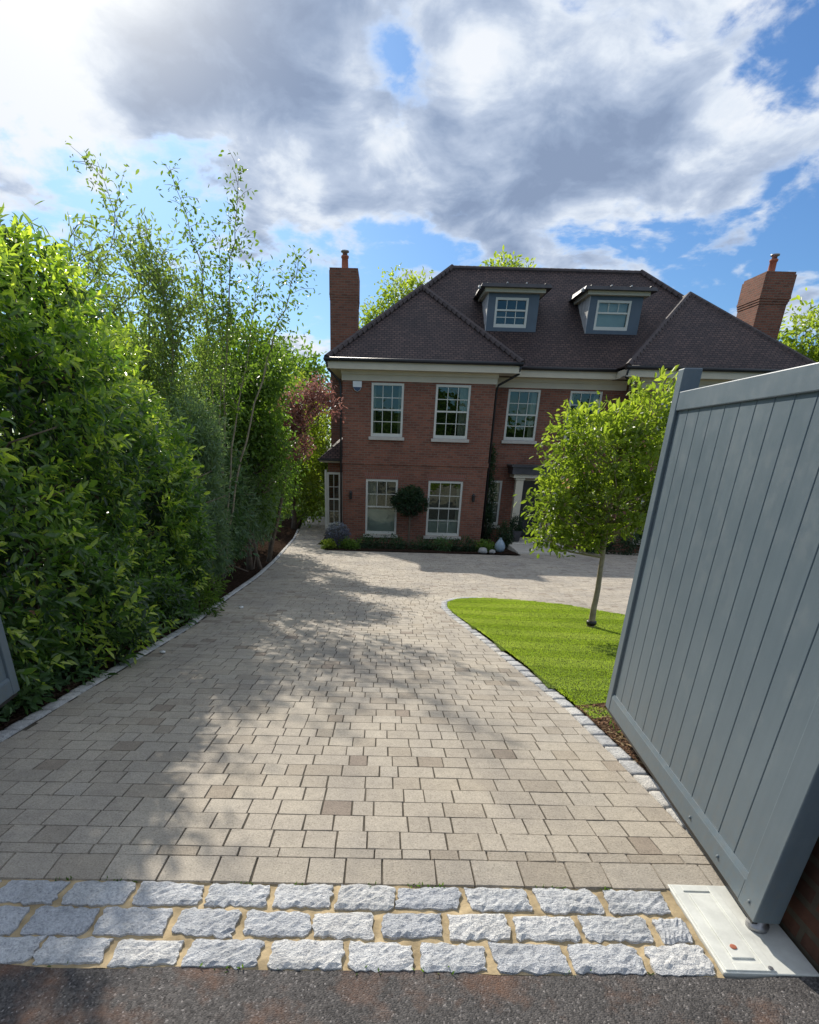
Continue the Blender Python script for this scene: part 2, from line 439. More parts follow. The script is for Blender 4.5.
def plant(name, label, cat, base, blobs, ncl, per, sig, Ln, Wd, mat, bark='bark', trunk=None, tr=(.05, .02),
          nbr=14, droop=.1, shell=.45, group=None, bright=.25, names=('trunk', 'crown'), upb=.6, br=.012, ground_cut=None):
    t = thing(name, label, cat, base, group)
    P, out, ct, C, B = crown_pts(blobs, ncl, per, sig, shell)
    if ground_cut is not None:
        k = P[:, 2] > ground_cut; P, out, ct = P[k], out[k], ct[k]
    n = len(P)
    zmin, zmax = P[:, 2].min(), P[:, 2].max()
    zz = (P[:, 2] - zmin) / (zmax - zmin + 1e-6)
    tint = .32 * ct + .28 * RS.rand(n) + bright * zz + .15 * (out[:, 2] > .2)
    D = out * .7 + rnd(n) * .55 + np.array([0, 0, -droop])
    Nn = np.array([0, 0, upb]) + rnd(n) * .55 + out * .3
    s = .7 + .6 * RS.rand(n)
    if trunk is None:
        top = C[:, :].mean(0); trunk = [base, ((base[0] + top[0]) / 2, (base[1] + top[1]) / 2, (base[2] + top[2]) / 2), tuple(top)]
    mb = MB()
    # a smooth slightly wandering trunk
    pts = [np.array(p, float) for p in trunk]
    fine = []
    for i in range(len(pts) - 1):
        for k in range(4):
            f = k / 4
            fine.append(pts[i] * (1 - f) + pts[i + 1] * f + (rnd(1)[0] * np.array([.12, .12, .05]) * tr[0] if i + k > 0 else 0))
    fine.append(pts[-1])
    m = len(fine)
    rad = [tr[0] + (tr[1] - tr[0]) * (i / (m - 1)) for i in range(m)]
    rad[0] *= 1.35
    mb.tube(fine, rad, 10)
    idx = RS.choice(len(C), min(nbr, len(C)), replace=False)
    for i in idx:
        c = C[i]
        # leave the trunk a bit lower than the clump it carries
        cand = [q for q in range(m) if fine[q][2] < c[2] - .1 * abs(c[2] - fine[0][2])] or [0]
        q = min(cand[len(cand) // 3:], key=lambda q: np.linalg.norm(fine[q] - c))
        s0 = fine[q]; mid = s0 * .45 + c * .55 + np.array([0, 0, -.08]) * np.linalg.norm(c - s0) + rnd(1)[0] * .05 * np.linalg.norm(c - s0)
        r0 = min(rad[q] * .6, br * 2.2)
        mb.tube([s0, mid, c], [r0, r0 * .6, r0 * .22], 5)
        for w in range(2):
            e = c + rnd(1)[0] * sig * 1.3
            mb.tube([mid * .4 + c * .6, e], [r0 * .35, r0 * .12], 4)
    mb.build(names[0], M[bark], t, True)
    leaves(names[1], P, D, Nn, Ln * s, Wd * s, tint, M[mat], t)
    return t

def wispy(name, label, cat, base, stems, mat, bark, Ln, Wd, dens, spread, seed, twig=.45, group=None, r0=.03):
    """a light many-stemmed tree: leaves sit along bent twigs with open sky between"""
    rs = np.random.RandomState(seed)
    t = thing(name, label, cat, base, group)
    mb = MB(); P = []; D = []; T = []
    for st in stems:
        pts = [np.array(p, float) for p in st[0]]; nt_ = st[1]; start = st[2]
        f = []
        for i in range(len(pts) - 1):
            for k in range(5):
                a = k / 5; f.append(pts[i] * (1 - a) + pts[i + 1] * a + rs.normal(size=3) * .015)
        f.append(pts[-1]); m = len(f)
        rr = [r0 * (1 - .88 * i / (m - 1)) for i in range(m)]
        mb.tube(f, rr, 7)
        main = unit((pts[-1] - pts[0])[None])[0]
        for j in range(nt_):
            a = start + (1 - start) * (j + rs.rand()) / nt_
            x = a * (m - 1); i = min(int(x), m - 2); p = f[i] * (1 - x + i) + f[i + 1] * (x - i)
            d = unit((rs.normal(size=3) * np.array([.8, .8, .35]) + main * .75)[None])[0]
            ln = twig * (1.15 - .75 * a) * (.5 + rs.rand())
            q1 = p + d * ln * .5; q2 = p + d * ln + np.array([0, 0, -.12 * ln])
            mb.tube([p, q1, q2], [max(rr[i] * .4, .003), .003, .0015], 4)
            for e in range(int(dens * (1.15 - .85 * a) * ln / .1) + 1):
                b = rs.rand(); c = p + (q2 - p) * b + rs.normal(size=3) * spread
                P.append(c); D.append(d * .6 + rs.normal(size=3) * .6 + np.array([0, 0, -.25])); T.append(.25 + .35 * rs.rand() + .3 * a)
    mb.build('stems', M[bark], t, True)
    P = np.array(P); D = np.array(D); n = len(P); s = .7 + .6 * rs.rand(n)
    leaves('foliage', P, D, rnd(n) * .6 + np.array([0, 0, .6]), Ln * s, Wd * s, np.array(T), M[mat], t)
    return t

# ================================================================== THE SETTING
# terrain to the horizon
ys = [-300, -60, -10, 0, 1.3, 1.9] + list(np.arange(2.5, 26, 1.)) + [40, 80, 200, 600]
xs = [-500, -100, -30, -10, -6, -2.3, 2, 6, 14, 30, 100, 500]
V = []; F = []
for y in ys:
    for x in xs: V.append((x, y, gz(y) - .075 - (.1 if y < 0 else 0)))
for j in range(len(ys) - 1):
    for i in range(len(xs) - 1):
        a = j * len(xs) + i; F.append((a, a + 1, a + len(xs) + 1, a + len(xs)))
tag(put('ground', V, F, M['earth']), 'rough green ground running off beyond the house and drive', None, None, 'structure')

# public footway of asphalt, slightly uneven at the edge against the setts
V = []; F = []
n = 90
for k in range(n + 1):
    x = -9 + 18 * k / n
    ye = 1.300 + .016 * x + .012 * sin(x * 9) + .008 * sin(x * 23 + 1) + RS.normal() * .004
    V += [(x, ye, -.004), (x, .6, -.002), (x, -6, -.0)]
for k in range(n):
    for j in range(2): F.append((3*k + j, 3*k + j + 1, 3*k + 4 + j, 3*k + 3 + j)[::-1])
tag(put('pavement', V, F, M['asphalt']), 'dark grey asphalt footway in front of the granite setts', None, None, 'structure')

# planting beds (mulch) as sheets that follow the slope
def strip(name, label, left, right, mat, y0, y1, dz, step=.25, kind='structure', jitter=0):
    V = []; F = []; yy = list(np.arange(y0, y1 + .001, step)); m = 7
    for y in yy:
        a, b = left(y), right(y)
        for k in range(m):
            x = a + (b - a) * k / (m - 1)
            V.append((x, y, gz(y) + dz + (RS.normal() * jitter if 0 < k < m - 1 else 0)))
    for j in range(len(yy) - 1):
        for k in range(m - 1):
            q = j * m + k; F.append((q, q + 1, q + m + 1, q + m))
    return tag(put(name, V, F, mat, None, True), label, None, None, kind)

XL = [(0, -2.17), (1.9, -2.17), (6.5, -2.20), (8.8, -2.37), (12.4, -2.55), (16, -2.82), (19.2, -3.1), (23, -3.4), (27.4, -3.7), (34, -4.2)]
XR = [(0, 1.40), (1.9, 1.41), (3.0, 1.40), (3.74, 1.385), (4.88, 1.28), (6.36, 1.14), (7.8, .98), (8.6, .93)]
def interp(T, y): return float(np.interp(y, [t[0] for t in T], [t[1] for t in T]))
xl = lambda y: interp(XL, y)
xr = lambda y: interp(XR, y)

strip('planting_bed', 'dark mulched planting bed along the left kerb', lambda y: xl(y) - 4.5, lambda y: xl(y) - .09, M['soil'], 1.9, 31, .012, .25, jitter=.03)
strip('soil_strip', 'strip of brown bark chippings between right kerb and gate', lambda y: xr(y) + .09, lambda y: 2.1, M['bark_chip'], 1.9, 3.9, .012, .1, jitter=.012)

# lawn
LAWN = [(1.50, 3.62), (1.39, 4.88), (1.25, 6.36), (1.09, 7.8), (1.03, 8.6), (1.09, 9.2), (1.3, 9.6), (1.75, 9.74), (2.3, 9.56), (2.95, 9.16),
        (3.55, 8.3), (4.4, 7.3), (5.2, 6.3), (6.0, 5.0), (6.5, 3.5), (6.5, 1.9), (2.12, 1.9), (2.05, 3.2)]
def inside(poly, x, y):
    r = False; n = len(poly)
    for i in range(n):
        (x1, y1), (x2, y2) = poly[i], poly[(i + 1) % n]
        if (y1 > y) != (y2 > y) and x < (x2 - x1) * (y - y1) / (y2 - y1) + x1: r = not r
    return r
V = []; F = []; gs = .12
gx = np.arange(.9, 6.7, gs); gy = np.arange(1.8, 9.9, gs); idx = {}
def lawn_h(x, y): return gz(y) + .012 + .01 * sin(1.7 * x + y)
cells = []
for i in range(len(gx)):
    for j in range(len(gy)):
        if inside(LAWN, gx[i] + gs / 2, gy[j] + gs / 2): cells.append((i, j))
for i, j in cells:
    q = []
    for a, b in ((0, 0), (1, 0), (1, 1), (0, 1)):
        k = (i + a, j + b)
        if k not in idx:
            idx[k] = len(V); x, y = gx[0] + gs * k[0], gy[0] + gs * k[1]; V.append((x, y, lawn_h(x, y)))
        q.append(idx[k])
    F.append(tuple(q))
tag(put('lawn_soil', V, F, M['lawnbase'], None, True), 'green thatch under the mown lawn', None, None, 'structure')

nb = 230000
bx = RS.uniform(.95, 4.3, nb * 2); by = RS.uniform(3.0, 9.8, nb * 2)
keep = np.array([inside(LAWN, a, b) for a, b in zip(bx, by)])
bx, by = bx[keep][:nb], by[keep][:nb]; nb = len(bx)
bz = np.array([lawn_h(a, b) for a, b in zip(bx, by)]) - .004
ph = (by + .10 * bx) / .74
stripe = (np.sin(2 * pi * ph) > 0).astype(float)
ang = RS.rand(nb) * 2 * pi
hgt = .007 + .009 * RS.rand(nb); wd = .0026 + .0020 * RS.rand(nb)
lean = np.stack([np.cos(ang) * .35 + (stripe - .5) * .5, np.sin(ang) * .35 + (stripe - .5) * .7, np.ones(nb)], 1)
P0 = np.stack([bx, by, bz], 1); side = np.stack([np.cos(ang + 1.3), np.sin(ang + 1.3), 0 * ang], 1)
Vg = np.stack([P0 - side * wd[:, None], P0 + side * wd[:, None], P0 + lean * hgt[:, None]], 1).reshape(-1, 3)
pat = .5 + .5 * np.sin(bx * 3.1 + 1.3 * np.sin(by * 2.3)) * np.sin(by * 2.7 + bx)
tn = .10 + .24 * RS.rand(nb) + .34 * stripe + .24 * pat + .25 * (RS.rand(nb) < .03)  # stripe term paints in the sheen of blades leaning either way
g = put('grass', Vg, np.arange(nb * 3).reshape(-1, 3).tolist(), M['grass'], None, False, np.clip(tn, 0, 1))
tag(g, 'bright striped mown grass of the lawn beside the drive', None, None, 'stuff')

# ------------------------------------------------------------------ driveway of block pavers, every block modelled
SKEW = .016      # the courses run very slightly off square
V = []; F = []; T = []; MI = []
def block(xa, xb, ya, yb, tint, lift):
    g_ = .0009; c = .0026
    xa += g_ + RS.rand() * .0015; xb -= g_ + RS.rand() * .0015; ya += g_ * .8; yb -= g_ * .8
    b = len(V); tilt = RS.normal() * .0007
    sk = SKEW
    for (x, y, i) in ((xa, ya, 0), (xb, ya, 1), (xb, yb, 2), (xa, yb, 3)):
        V.append((x, y + sk * x, gz(y + sk * x) - .014))
    jx = [RS.normal() * .0009 for _ in range(8)]
    q = ((xa + c, ya + c), (xb - c, ya + c), (xb - c, yb - c), (xa + c, yb - c))
    for k, (x, y) in enumerate(q):
        V.append((x + jx[k], y + sk * x + jx[k + 4], gz(y + sk * x) + lift + tilt * (1 if k in (1, 2) else -1)))
    for f in ((4, 5, 6, 7), (0, 1, 5, 4), (1, 2, 6, 5), (2, 3, 7, 6), (3, 0, 4, 7)):
        F.append(tuple(b + i for i in f)); T.append(tint); MI.append(0)
widths = [.195, .195, .14, .13, .14, .10]
HOUSEBED = [(-1.85, 19.45), (4.62, 19.55), (4.62, 24), (-1.85, 24)]
rows = [(1.698, 1.848, 'soldier'), (1.848, 1.910, 'cut')]
y = 1.910
while y < 21.6:
    rows.append((y, y + .1385, 'row')); y += .1385
while y < 32:
    rows.append((y, y + .1385, 'path')); y += .1385
def rowx(ya, yb, a, b, kind, yskew=0):
    x = a + RS.rand() * .04
    while x < b - .03:
        w = random.choice(widths) * random.uniform(.97, 1.03)
        if kind == 'soldier': w = random.choice([.21, .145, .15, .19])
        if kind == 'cut': w *= 1.15
        e = min(x + w, b)
        if b - e < .05: e = b
        cx, cy = (x + e) / 2, (ya + yb) / 2
        if not inside(LAWN, cx - .03, cy) and not inside(LAWN, cx + .02, cy) and not inside(HOUSEBED, cx, cy):
            r = RS.rand()
            tint = .02 + .1 * RS.rand() if (r < .07 and w < .16) else np.clip(.55 + .17 * RS.normal(), .18, 1)
            block(x, e, ya, yb, tint, RS.normal() * .0007)
        x = e
for ya, yb, kind in rows:
    yc = (ya + yb) / 2
    a = xl(yc)
    if kind == 'path': rowx(ya, yb, a, -2.35, kind); continue
    if yc < 8.6:
        rowx(ya, yb, a, xr(yc), kind)
        if yc > 5.0: rowx(ya, yb, 3.3, 13.5, kind)
    else:
        rowx(ya, yb, a, 13.5, kind)
# joint bed just under the block tops
yy = list(np.arange(1.70, 32.2, .3))
b0 = len(V)
for y in yy:
    R_ = xr(y) if y < 8.0 else (13.6 if y < 21.6 else -2.3)
    for k in range(6): V.append((xl(y) + (R_ - xl(y)) * k / 5, y + (SKEW * (xl(y) + (R_ - xl(y)) * k / 5) if y < 2 else 0), gz(y) - .0036))
for j in range(len(yy) - 1):
    for k in range(5):
        q = b0 + j * 6 + k; F.append((q, q + 1, q + 7, q + 6)); T.append(.2); MI.append(1)
d = put('driveway', V, F, [M['paver'], M['joint']], None, False, T)
d.data.polygons.foreach_set('material_index', MI)
tag(d, 'buff block paved driveway running down from the gate to the brick house', None, None, 'structure')

# ------------------------------------------------------------------ granite setts
def stone_mesh(quad, lift, rs, amp=.006, nx=10, ny=6, r=.022, skirt=.035):
    """a rough-hewn sett: domed noisy top, ragged outline, skirt into the bed"""
    Q = [np.array(q) for q in quad]
    V = []; F = []
    e1 = rs.normal(size=nx + 1) * amp * .9; e2 = rs.normal(size=nx + 1) * amp * .9
    e3 = rs.normal(size=ny + 1) * amp * .9; e4 = rs.normal(size=ny + 1) * amp * .9
    for j in range(ny + 1):
        for i in range(nx + 1):
            u, v = i / nx, j / ny
            # round the corners a little
            p = Q[0] * (1-u) * (1-v) + Q[1] * u * (1-v) + Q[2] * u * v + Q[3] * (1-u) * v
            c = (Q[0] + Q[1] + Q[2] + Q[3]) / 4
            cu, cv = abs(2 * u - 1), abs(2 * v - 1)
            p = c + (p - c) * (1 - .03 * (cu * cv) ** 5)
            du = (Q[1] - Q[0]); dv = (Q[3] - Q[0])
            du = du / np.linalg.norm(du); dv = dv / np.linalg.norm(dv)
            w = (1 - v) ** 3; p = p + dv * e1[i] * w + dv * e2[i] * v ** 3 + du * e3[j] * (1 - u) ** 3 + du * e4[j] * u ** 3
            edge = max(cu ** 14, cv ** 11)
            z = gz(p[1]) + lift - r * .55 * edge + rs.normal() * amp * .5 * (1 - .5 * edge)
            V.append((p[0], p[1], z))
    for j in range(ny):
        for i in range(nx):
            a = j * (nx + 1) + i; F.append((a, a + 1, a + nx + 2, a + nx + 1))
    ring = [i for i in range(nx + 1)] + [j * (nx + 1) + nx for j in range(1, ny + 1)] + [ny * (nx + 1) + i for i in range(nx - 1, -1, -1)] + [j * (nx + 1) for j in range(ny - 1, 0, -1)]
    b = len(V)
    for k in ring: V.append((V[k][0], V[k][1], V[k][2] - skirt))
    for k in range(len(ring)):
        q = (k + 1) % len(ring); F.append((ring[q], ring[k], b + k, b + q))
    return V, F

thr = thing('sett_threshold', 'band of pale granite setts bedded in buff mortar across the drive entrance', 'threshold', (-.3, 1.54, 0))
V = []; F = []
nx_, ny_ = 120, 12
for j in range(ny_ + 1):
    for i in range(nx_ + 1):
        x = -2.3 + 3.44 * i / nx_; y = 1.296 + .016 * x + .405 * j / ny_
        V.append((x, y, -.0085 + .004 * sin(x * 31 + y * 17) * sin(y * 60) + RS.normal() * .0012))
for j in range(ny_):
    for i in range(nx_):
        a = j * (nx_ + 1) + i; F.append((a, a + 1, a + nx_ + 2, a + nx_ + 1))
put('mortar_bed', V, F, M['mortar'], thr, True)
for r_, (ya, yb, off) in enumerate([(1.303, 1.416, .06), (1.437, 1.551, -.03), (1.573, 1.687, .015)]):
    rs = np.random.RandomState(40 + r_)
    x = -2.36 + off
    while x < 1.10:
        w = .205 + rs.rand() * .034
        e = min(x + w, 1.118)
        if e - x > .05:
            s1, s2 = rs.normal(size=2) * .006
            j4 = rs.normal(size=4) * .005
            Vq, Fq = stone_mesh([(x + s1, ya + .016 * x + j4[0]), (e + s1, ya + .016 * e + j4[1]), (e + s2, yb + .016 * e + j4[2]), (x + s2, yb + .016 * x + j4[3])], .0055, rs, .0042, 12, 7, .011)
            put('granite_sett', Vq, Fq, M['granite'], thr, False)
        x = e + .020 + rs.rand() * .012

def kerb(path, label, seed, step=.2, wid=.098, side=1, extra=0, tname='stone_kerb'):
    rs = np.random.RandomState(seed)
    p = [np.array(q, float) for q in path]
    ds = [0]
    for i in range(len(p) - 1): ds.append(ds[-1] + np.linalg.norm(p[i + 1] - p[i]))
    at = lambda s: np.array([np.interp(s, ds, [q[0] for q in p]), np.interp(s, ds, [q[1] for q in p])])
    t = thing(tname, label, 'kerb', (p[0][0], p[0][1], gz(p[0][1])))
    s = 0
    while s < ds[-1] - .05:
        e = min(s + step * (.9 + .22 * rs.rand()) * (1 if s < 12 else 1.6), ds[-1])
        a, b = at(s + .008), at(e - .008)
        tt = (b - a) / np.linalg.norm(b - a); nn = np.array([tt[1], -tt[0]]) * side
        w = wid * (.92 + .16 * rs.rand())
        quad = [a, b, b + nn * w, a + nn * w]
        if side > 0: quad = [a + nn * 0, a + nn * w, b + nn * w, b]
        else: quad = [a + nn * w, a, b, b + nn * w]
        Vq, Fq = stone_mesh(quad, .010, rs, .0026, 4, 6 if s < 9 else 3, .010, .05)
        put('kerb_stone', Vq, Fq, M['kerb'], t, True)
        s = e
    return t
kerb([(a, b) for b, a in XL if b > 1.8][:1] + [(xl(y), y) for y in np.arange(2.0, 27.5, .5)], 'long pale granite kerb along the left hedge side of the drive', 3, side=-1)
kerb([(1.41, 1.93)] + [(xr(y), y) for y in np.arange(2.2, 8.6, .4)] + [(.93, 8.6), (1.0, 9.25), (1.24, 9.7), (1.55, 9.86), (1.78, 9.85)],
     'granite kerb curving round the near side of the striped lawn', 4, side=1)

# loose bits lying on the drive
for (x, y, s, lab) in [(-2.05, 5.2, .03, 'small white pebble lying on the drive near the hedge'), (-1.95, 8.0, .035, 'tiny pale stone on the drive farther along the left kerb')]:
    V = []; F = []
    for j in range(5):
        for i in range(8):
            th = 2 * pi * i / 8; f = pi * (j + .5) / 5; r = s * (1 + .25 * RS.normal() * .6)
            V.append((x + r * sin(f) * cos(th), y + r * .8 * sin(f) * sin(th), gz(y) + s * .5 + r * .55 * cos(f)))
    for j in range(4):
        for i in range(8): F.append((j*8 + i, j*8 + (i+1) % 8, j*8 + 8 + (i+1) % 8, j*8 + 8 + i))
    F.append(tuple(range(8))); F.append(tuple(range(32, 40)))
    tag(put('pebble', V, F, M['plastic'], None, True), lab, 'pebble')

# weeds and dry leaf crumbs in the joint between setts and pavers and along the kerb
n = 420
bx = np.concatenate([RS.uniform(-1.5, 1.1, 260), RS.uniform(.2, .5, 40), RS.uniform(-1.4, 1.1, 120)])
by = np.concatenate([1.694 + RS.normal(size=260) * .005, 1.694 + RS.normal(size=40) * .007, 1.30 + RS.normal(size=120) * .006]) + .016 * bx
kk = (np.sin(bx * 11) + np.sin(bx * 27 + 2)) > .35
bx, by = bx[kk], by[kk]; n = len(bx)
o = leaves('moss', np.stack([bx, by, np.full(n, -.006)], 1), rnd(n) * .5 + np.array([0, 0, .7]), rnd(n) + .1, .012 + .012 * RS.rand(n), .006, RS.rand(n) * .6, M['mid'], None)
tag(o, 'little tufts of moss and weed in the joints of the sett band', None, None, 'stuff')
n = 900
by = RS.uniform(2.0, 3.85, n); bx = np.array([xr(y) + .1 for y in by]) + RS.rand(n) * .5
o = leaves('bark_chips', np.stack([bx, by, np.array([gz(y) + .018 for y in by])], 1), rnd(n) * np.array([1, 1, .25]), np.array([0, 0, 1.]) + rnd(n) * .3, .02 + .03 * RS.rand(n), .012, RS.rand(n), M['dry'], None)
tag(o, 'brown bark chippings and dry leaves beside the right gate', None, None, 'stuff')
n = 260
by = RS.uniform(2.1, 3.75, n); bx = np.array([xr(y) + .16 for y in by]) + RS.rand(n) * .35
o = leaves('weeds', np.stack([bx, by, np.array([gz(y) + .015 for y in by])], 1), rnd(n) * .6 + np.array([0, 0, .6]), np.array([0, 0, 1.]) + rnd(n) * .5, .03 + .05 * RS.rand(n), .014, RS.rand(n), M['mid'], None)
tag(o, 'low green weeds growing in the bark beside the gate', None, None, 'stuff')

# ================================================================== GATES
def gate(name, label, a, b, face, z0, z1, mat, near_plate=True):
    """a = hinge end, b = free end (plan points of the visible face); face = unit normal of the visible face"""
    a = np.array(a, float); b = np.array(b, float); Ln = np.linalg.norm(b - a); t = (b - a) / Ln
    f = np.array(face, float); th = .088
    def P(s, d, z):          # s along leaf, d depth behind the visible face
        q = a + t * s - f * d
        return (q[0], q[1], z)
    def bar(mb, s0, s1, d0, d1, za, zb):
        mb.hexa([P(s0, d0, za), P(s1, d0, za), P(s1, d1, za), P(s0, d1, za), P(s0, d0, zb), P(s1, d0, zb), P(s1, d1, zb), P(s0, d1, zb)])
    root = thing(name, label, 'gate', (a[0], a[1], 0))
    m = MB(); bar(m, 0, .112, 0, th, z0, z1 + .10); m.build('stile', mat, root, bevel=.004)
    m = MB(); bar(m, Ln - .075, Ln, 0, th, z0, z1 + .10); m.build('stile', mat, root, bevel=.005)
    m = MB(); bar(m, .1125, Ln - .0755, .002, th - .004, z1 - .082, z1); m.build('top_rail', mat, root, bevel=.004)
    m = MB(); bar(m, .1125, Ln - .0755, .002, th - .004, z0 + .002, z0 + .093)
    # weathered top of the bottom rail
    m.build('bottom_rail', mat, root, bevel=.004)
    m = MB()
    m.hexa([P(.1125, .003, z0 + .0945), P(Ln - .0755, .003, z0 + .0945), P(Ln - .0755, .0145, z0 + .0945), P(.1125, .0145, z0 + .0945),
            P(.1125, .011, z0 + .112), P(Ln - .0755, .011, z0 + .112), P(Ln - .0755, .0145, z0 + .112), P(.1125, .0145, z0 + .112)])
    m.build('rail_bead', mat, root)
    m = MB(); nbd = 13; w = (Ln - .188) / nbd
    for k in range(nbd):
        s0 = .1125 + k * w; s1 = s0 + w
        g_ = .0012; c = .0032; za, zb = z0 + .085, z1 - .078
        pts = [(s0 + g_, .030), (s0 + g_, .015 + c * .6), (s0 + g_ + c, .015), (s1 - g_ - c, .015), (s1 - g_, .015 + c * .6), (s1 - g_, .030)]
        o = len(m.v)
        for zz in (za, zb):
            for (s, d_) in pts: m.v.append(P(s, d_, zz))
        for i in range(5): m.f.append((o + i, o + i + 1, o + i + 7, o + i + 6))
    bar(m, .113, Ln - .076, .0305, .062, z0 + .086, z1 - .079)
    m.build('board_panel', mat, root)
    for s in (.055, .30, .56):
        m = MB()
        q = P(s, -.004, z0 + .045); q2 = P(s, .004, z0 + .045)
        m.tube([q, q2], [.006, .0085], 10)
        m.build('bolt', mat, root, True)
    # a thin seal strip under the leaf and the pivot at the hinge end
    m = MB(); bar(m, .02, Ln - .02, .012, .03, z0 - .022, z0 - .001); m.build('bottom_seal', M['black'], root)
    m = MB(); q = P(.045, .05, .0); m.lathe((q[0], q[1], .004), [(.036, 0), (.036, .018), (.026, .022), (.026, z0 - .006)], 14)
    m.build('pivot', M['metal'], root, True)
    return root
g1a, g1b = (1.31, 1.489), (1.437, 3.323)
tv = np.array(g1b) - np.array(g1a); tv /= np.linalg.norm(tv)
gate('driveway_gate', 'large slate grey boarded gate leaf standing open on the right of the drive', g1a, g1b, (-tv[1], tv[0]), .06, 1.768, M['gate'])
g2a, g2b = (-2.11, 1.475), (-2.235, 3.31)
tv2 = np.array(g2b) - np.array(g2a); tv2 /= np.linalg.norm(tv2)
gate('driveway_gate', 'slate grey gate leaf at the left picture edge standing in front of the hedge', g2a, g2b, (tv2[1], -tv2[0]), .06, 1.768, M['gate'])

# steel lid of the underground gate motor
lid = thing('motor_lid', 'pale galvanised metal lid set in the ground under the right gate', 'metal lid', (1.3, 1.52, 0))
m = MB(); m.box(1.142, 1.452, 1.326, 1.742, -.03, .002); m.build('frame', None or pmat('galvanised', (.68, .69, .64), .6, .16, 7, .15, .5, .1, 60), lid, bevel=.003)
gal = bpy.data.materials['galvanised']
m = MB()
for (x0, x1, y0, y1) in ((1.150, 1.185, 1.334, 1.734), (1.285, 1.315, 1.334, 1.734)): m.box(x0, x1, y0, y1, .0025, .0065)
for (y0, y1) in ((1.334, 1.366), (1.702, 1.734)): m.box(1.1855, 1.2845, y0, y1, .0025, .0065)
m.box(1.198, 1.272, 1.385, 1.685, .0025, .0075)
m.build('cover_plate', gal, lid, bevel=.003)
m = MB(); m.lathe((1.225, 1.43, .008), [(.011, 0), (.011, .002), (.007, .003)], 10); m.build('screw', M['terracotta'], lid)
m = MB(); m.lathe((1.30, 1.345, .0068), [(.008, 0), (.008, .003), (.004, .004)], 10); m.build('screw', M['metal'], lid)

# brick pier the right gate hangs from
pier = thing('gate_pier', 'weathered red brick pier behind the hinge end of the right gate', 'pier', (1.7, 1.62, 0))
V_ = MB()
V_.box(1.462, 1.95, 1.30, 1.86, -.1, 1.95)
V_.build('shaft', M['brick_pier'], pier)
m = MB(); m.box(1.40, 2.01, 1.24, 1.92, 1.9505, 2.02); m.prism([(1.42, 2.0205), (1.99, 2.0205), (1.705, 2.16)], 'y', 1.26, 1.90); m.build('cap', M['stone'], pier, bevel=.01)

# ================================================================== HOUSE
BZ = -1.95
house = thing('brick_house', 'red brick house with tiled hipped roof and twin dormers at the foot of the drive', 'house', (6.15, 27, BZ))
CX = 6.15
mir = lambda x: 2 * CX - x

def wall_cells(mb, x0, x1, z0, z1, openings, y, thick=.12):
    xs_ = sorted({x0, x1, *[o[0] for o in openings], *[o[1] for o in openings]})
    zs_ = sorted({z0, z1, *[o[2] for o in openings], *[o[3] for o in openings]})
    for i in range(len(xs_) - 1):
        for j in range(len(zs_) - 1):
            cx, cz = (xs_[i] + xs_[i+1]) / 2, (zs_[j] + zs_[j+1]) / 2
            if any(o[0] < cx < o[1] and o[2] < cz < o[3] for o in openings): continue
            mb.poly([(xs_[i], y, zs_[j]), (xs_[i+1], y, zs_[j]), (xs_[i+1], y, zs_[j+1]), (xs_[i], y, zs_[j+1])])
    for (a, b, c, d_) in openings:
        mb.poly([(a, y, c), (a, y + thick, c), (a, y + thick, d_), (a, y, d_)])
        mb.poly([(b, y, c), (b, y, d_), (b, y + thick, d_), (b, y + thick, c)])
        mb.poly([(a, y, d_), (a, y + thick, d_), (b, y + thick, d_), (b, y, d_)])
        mb.poly([(a, y, c), (b, y, c), (b, y + thick, c), (a, y + thick, c)])

YF, YR, YB = 22.5, 23.5, 33.0
XA, XB = -1.45, 3.72
UP = [(-.47, .635, 1.75, 3.38), (1.715, 2.90, 1.74, 3.38)]
LO = [(-.62, .55, -1.53, .38), (1.635, 2.92, -1.55, .375)]
LO = [(-.61, .55, -1.52, .38), (1.65, 2.90, -1.52, .38)]
FL = UP + LO
FR = [(mir(b), mir(a), c, d_) for a, b, c, d_ in FL]
RC = [(4.36, 5.50, 1.76, 3.38), (6.55, 7.69, 1.76, 3.38), (4.02, 4.50, -1.2, .40), (5.22, 6.18, -1.62, .48), (7.4, 8.2, -1.2, .40)]
wm = MB()
wall_cells(wm, XA, XB, BZ, 3.95, FL, YF)
wall_cells(wm, mir(XB), mir(XA), BZ, 3.95, FR, YF)
wall_cells(wm, XB, mir(XB), BZ, 3.95, RC, YR)
wm.poly([(XB, YF, BZ), (XB, YR, BZ), (XB, YR, 3.95), (XB, YF, 3.95)])
wm.poly([(mir(XB), YR, BZ), (mir(XB), YF, BZ), (mir(XB), YF, 3.95), (mir(XB), YR, 3.95)])
wm.poly([(XA, YB, BZ), (XA, YF, BZ), (XA, YF, 3.95), (XA, YB, 3.95)])
wm.poly([(mir(XA), YF, BZ), (mir(XA), YB, BZ), (mir(XA), YB, 3.95), (mir(XA), YF, 3.95)])
wm.poly([(mir(XA), YB, BZ), (XA, YB, BZ), (XA, YB, 3.95), (mir(XA), YB, 3.95)])
wm.build('wall', M['brick'], house)
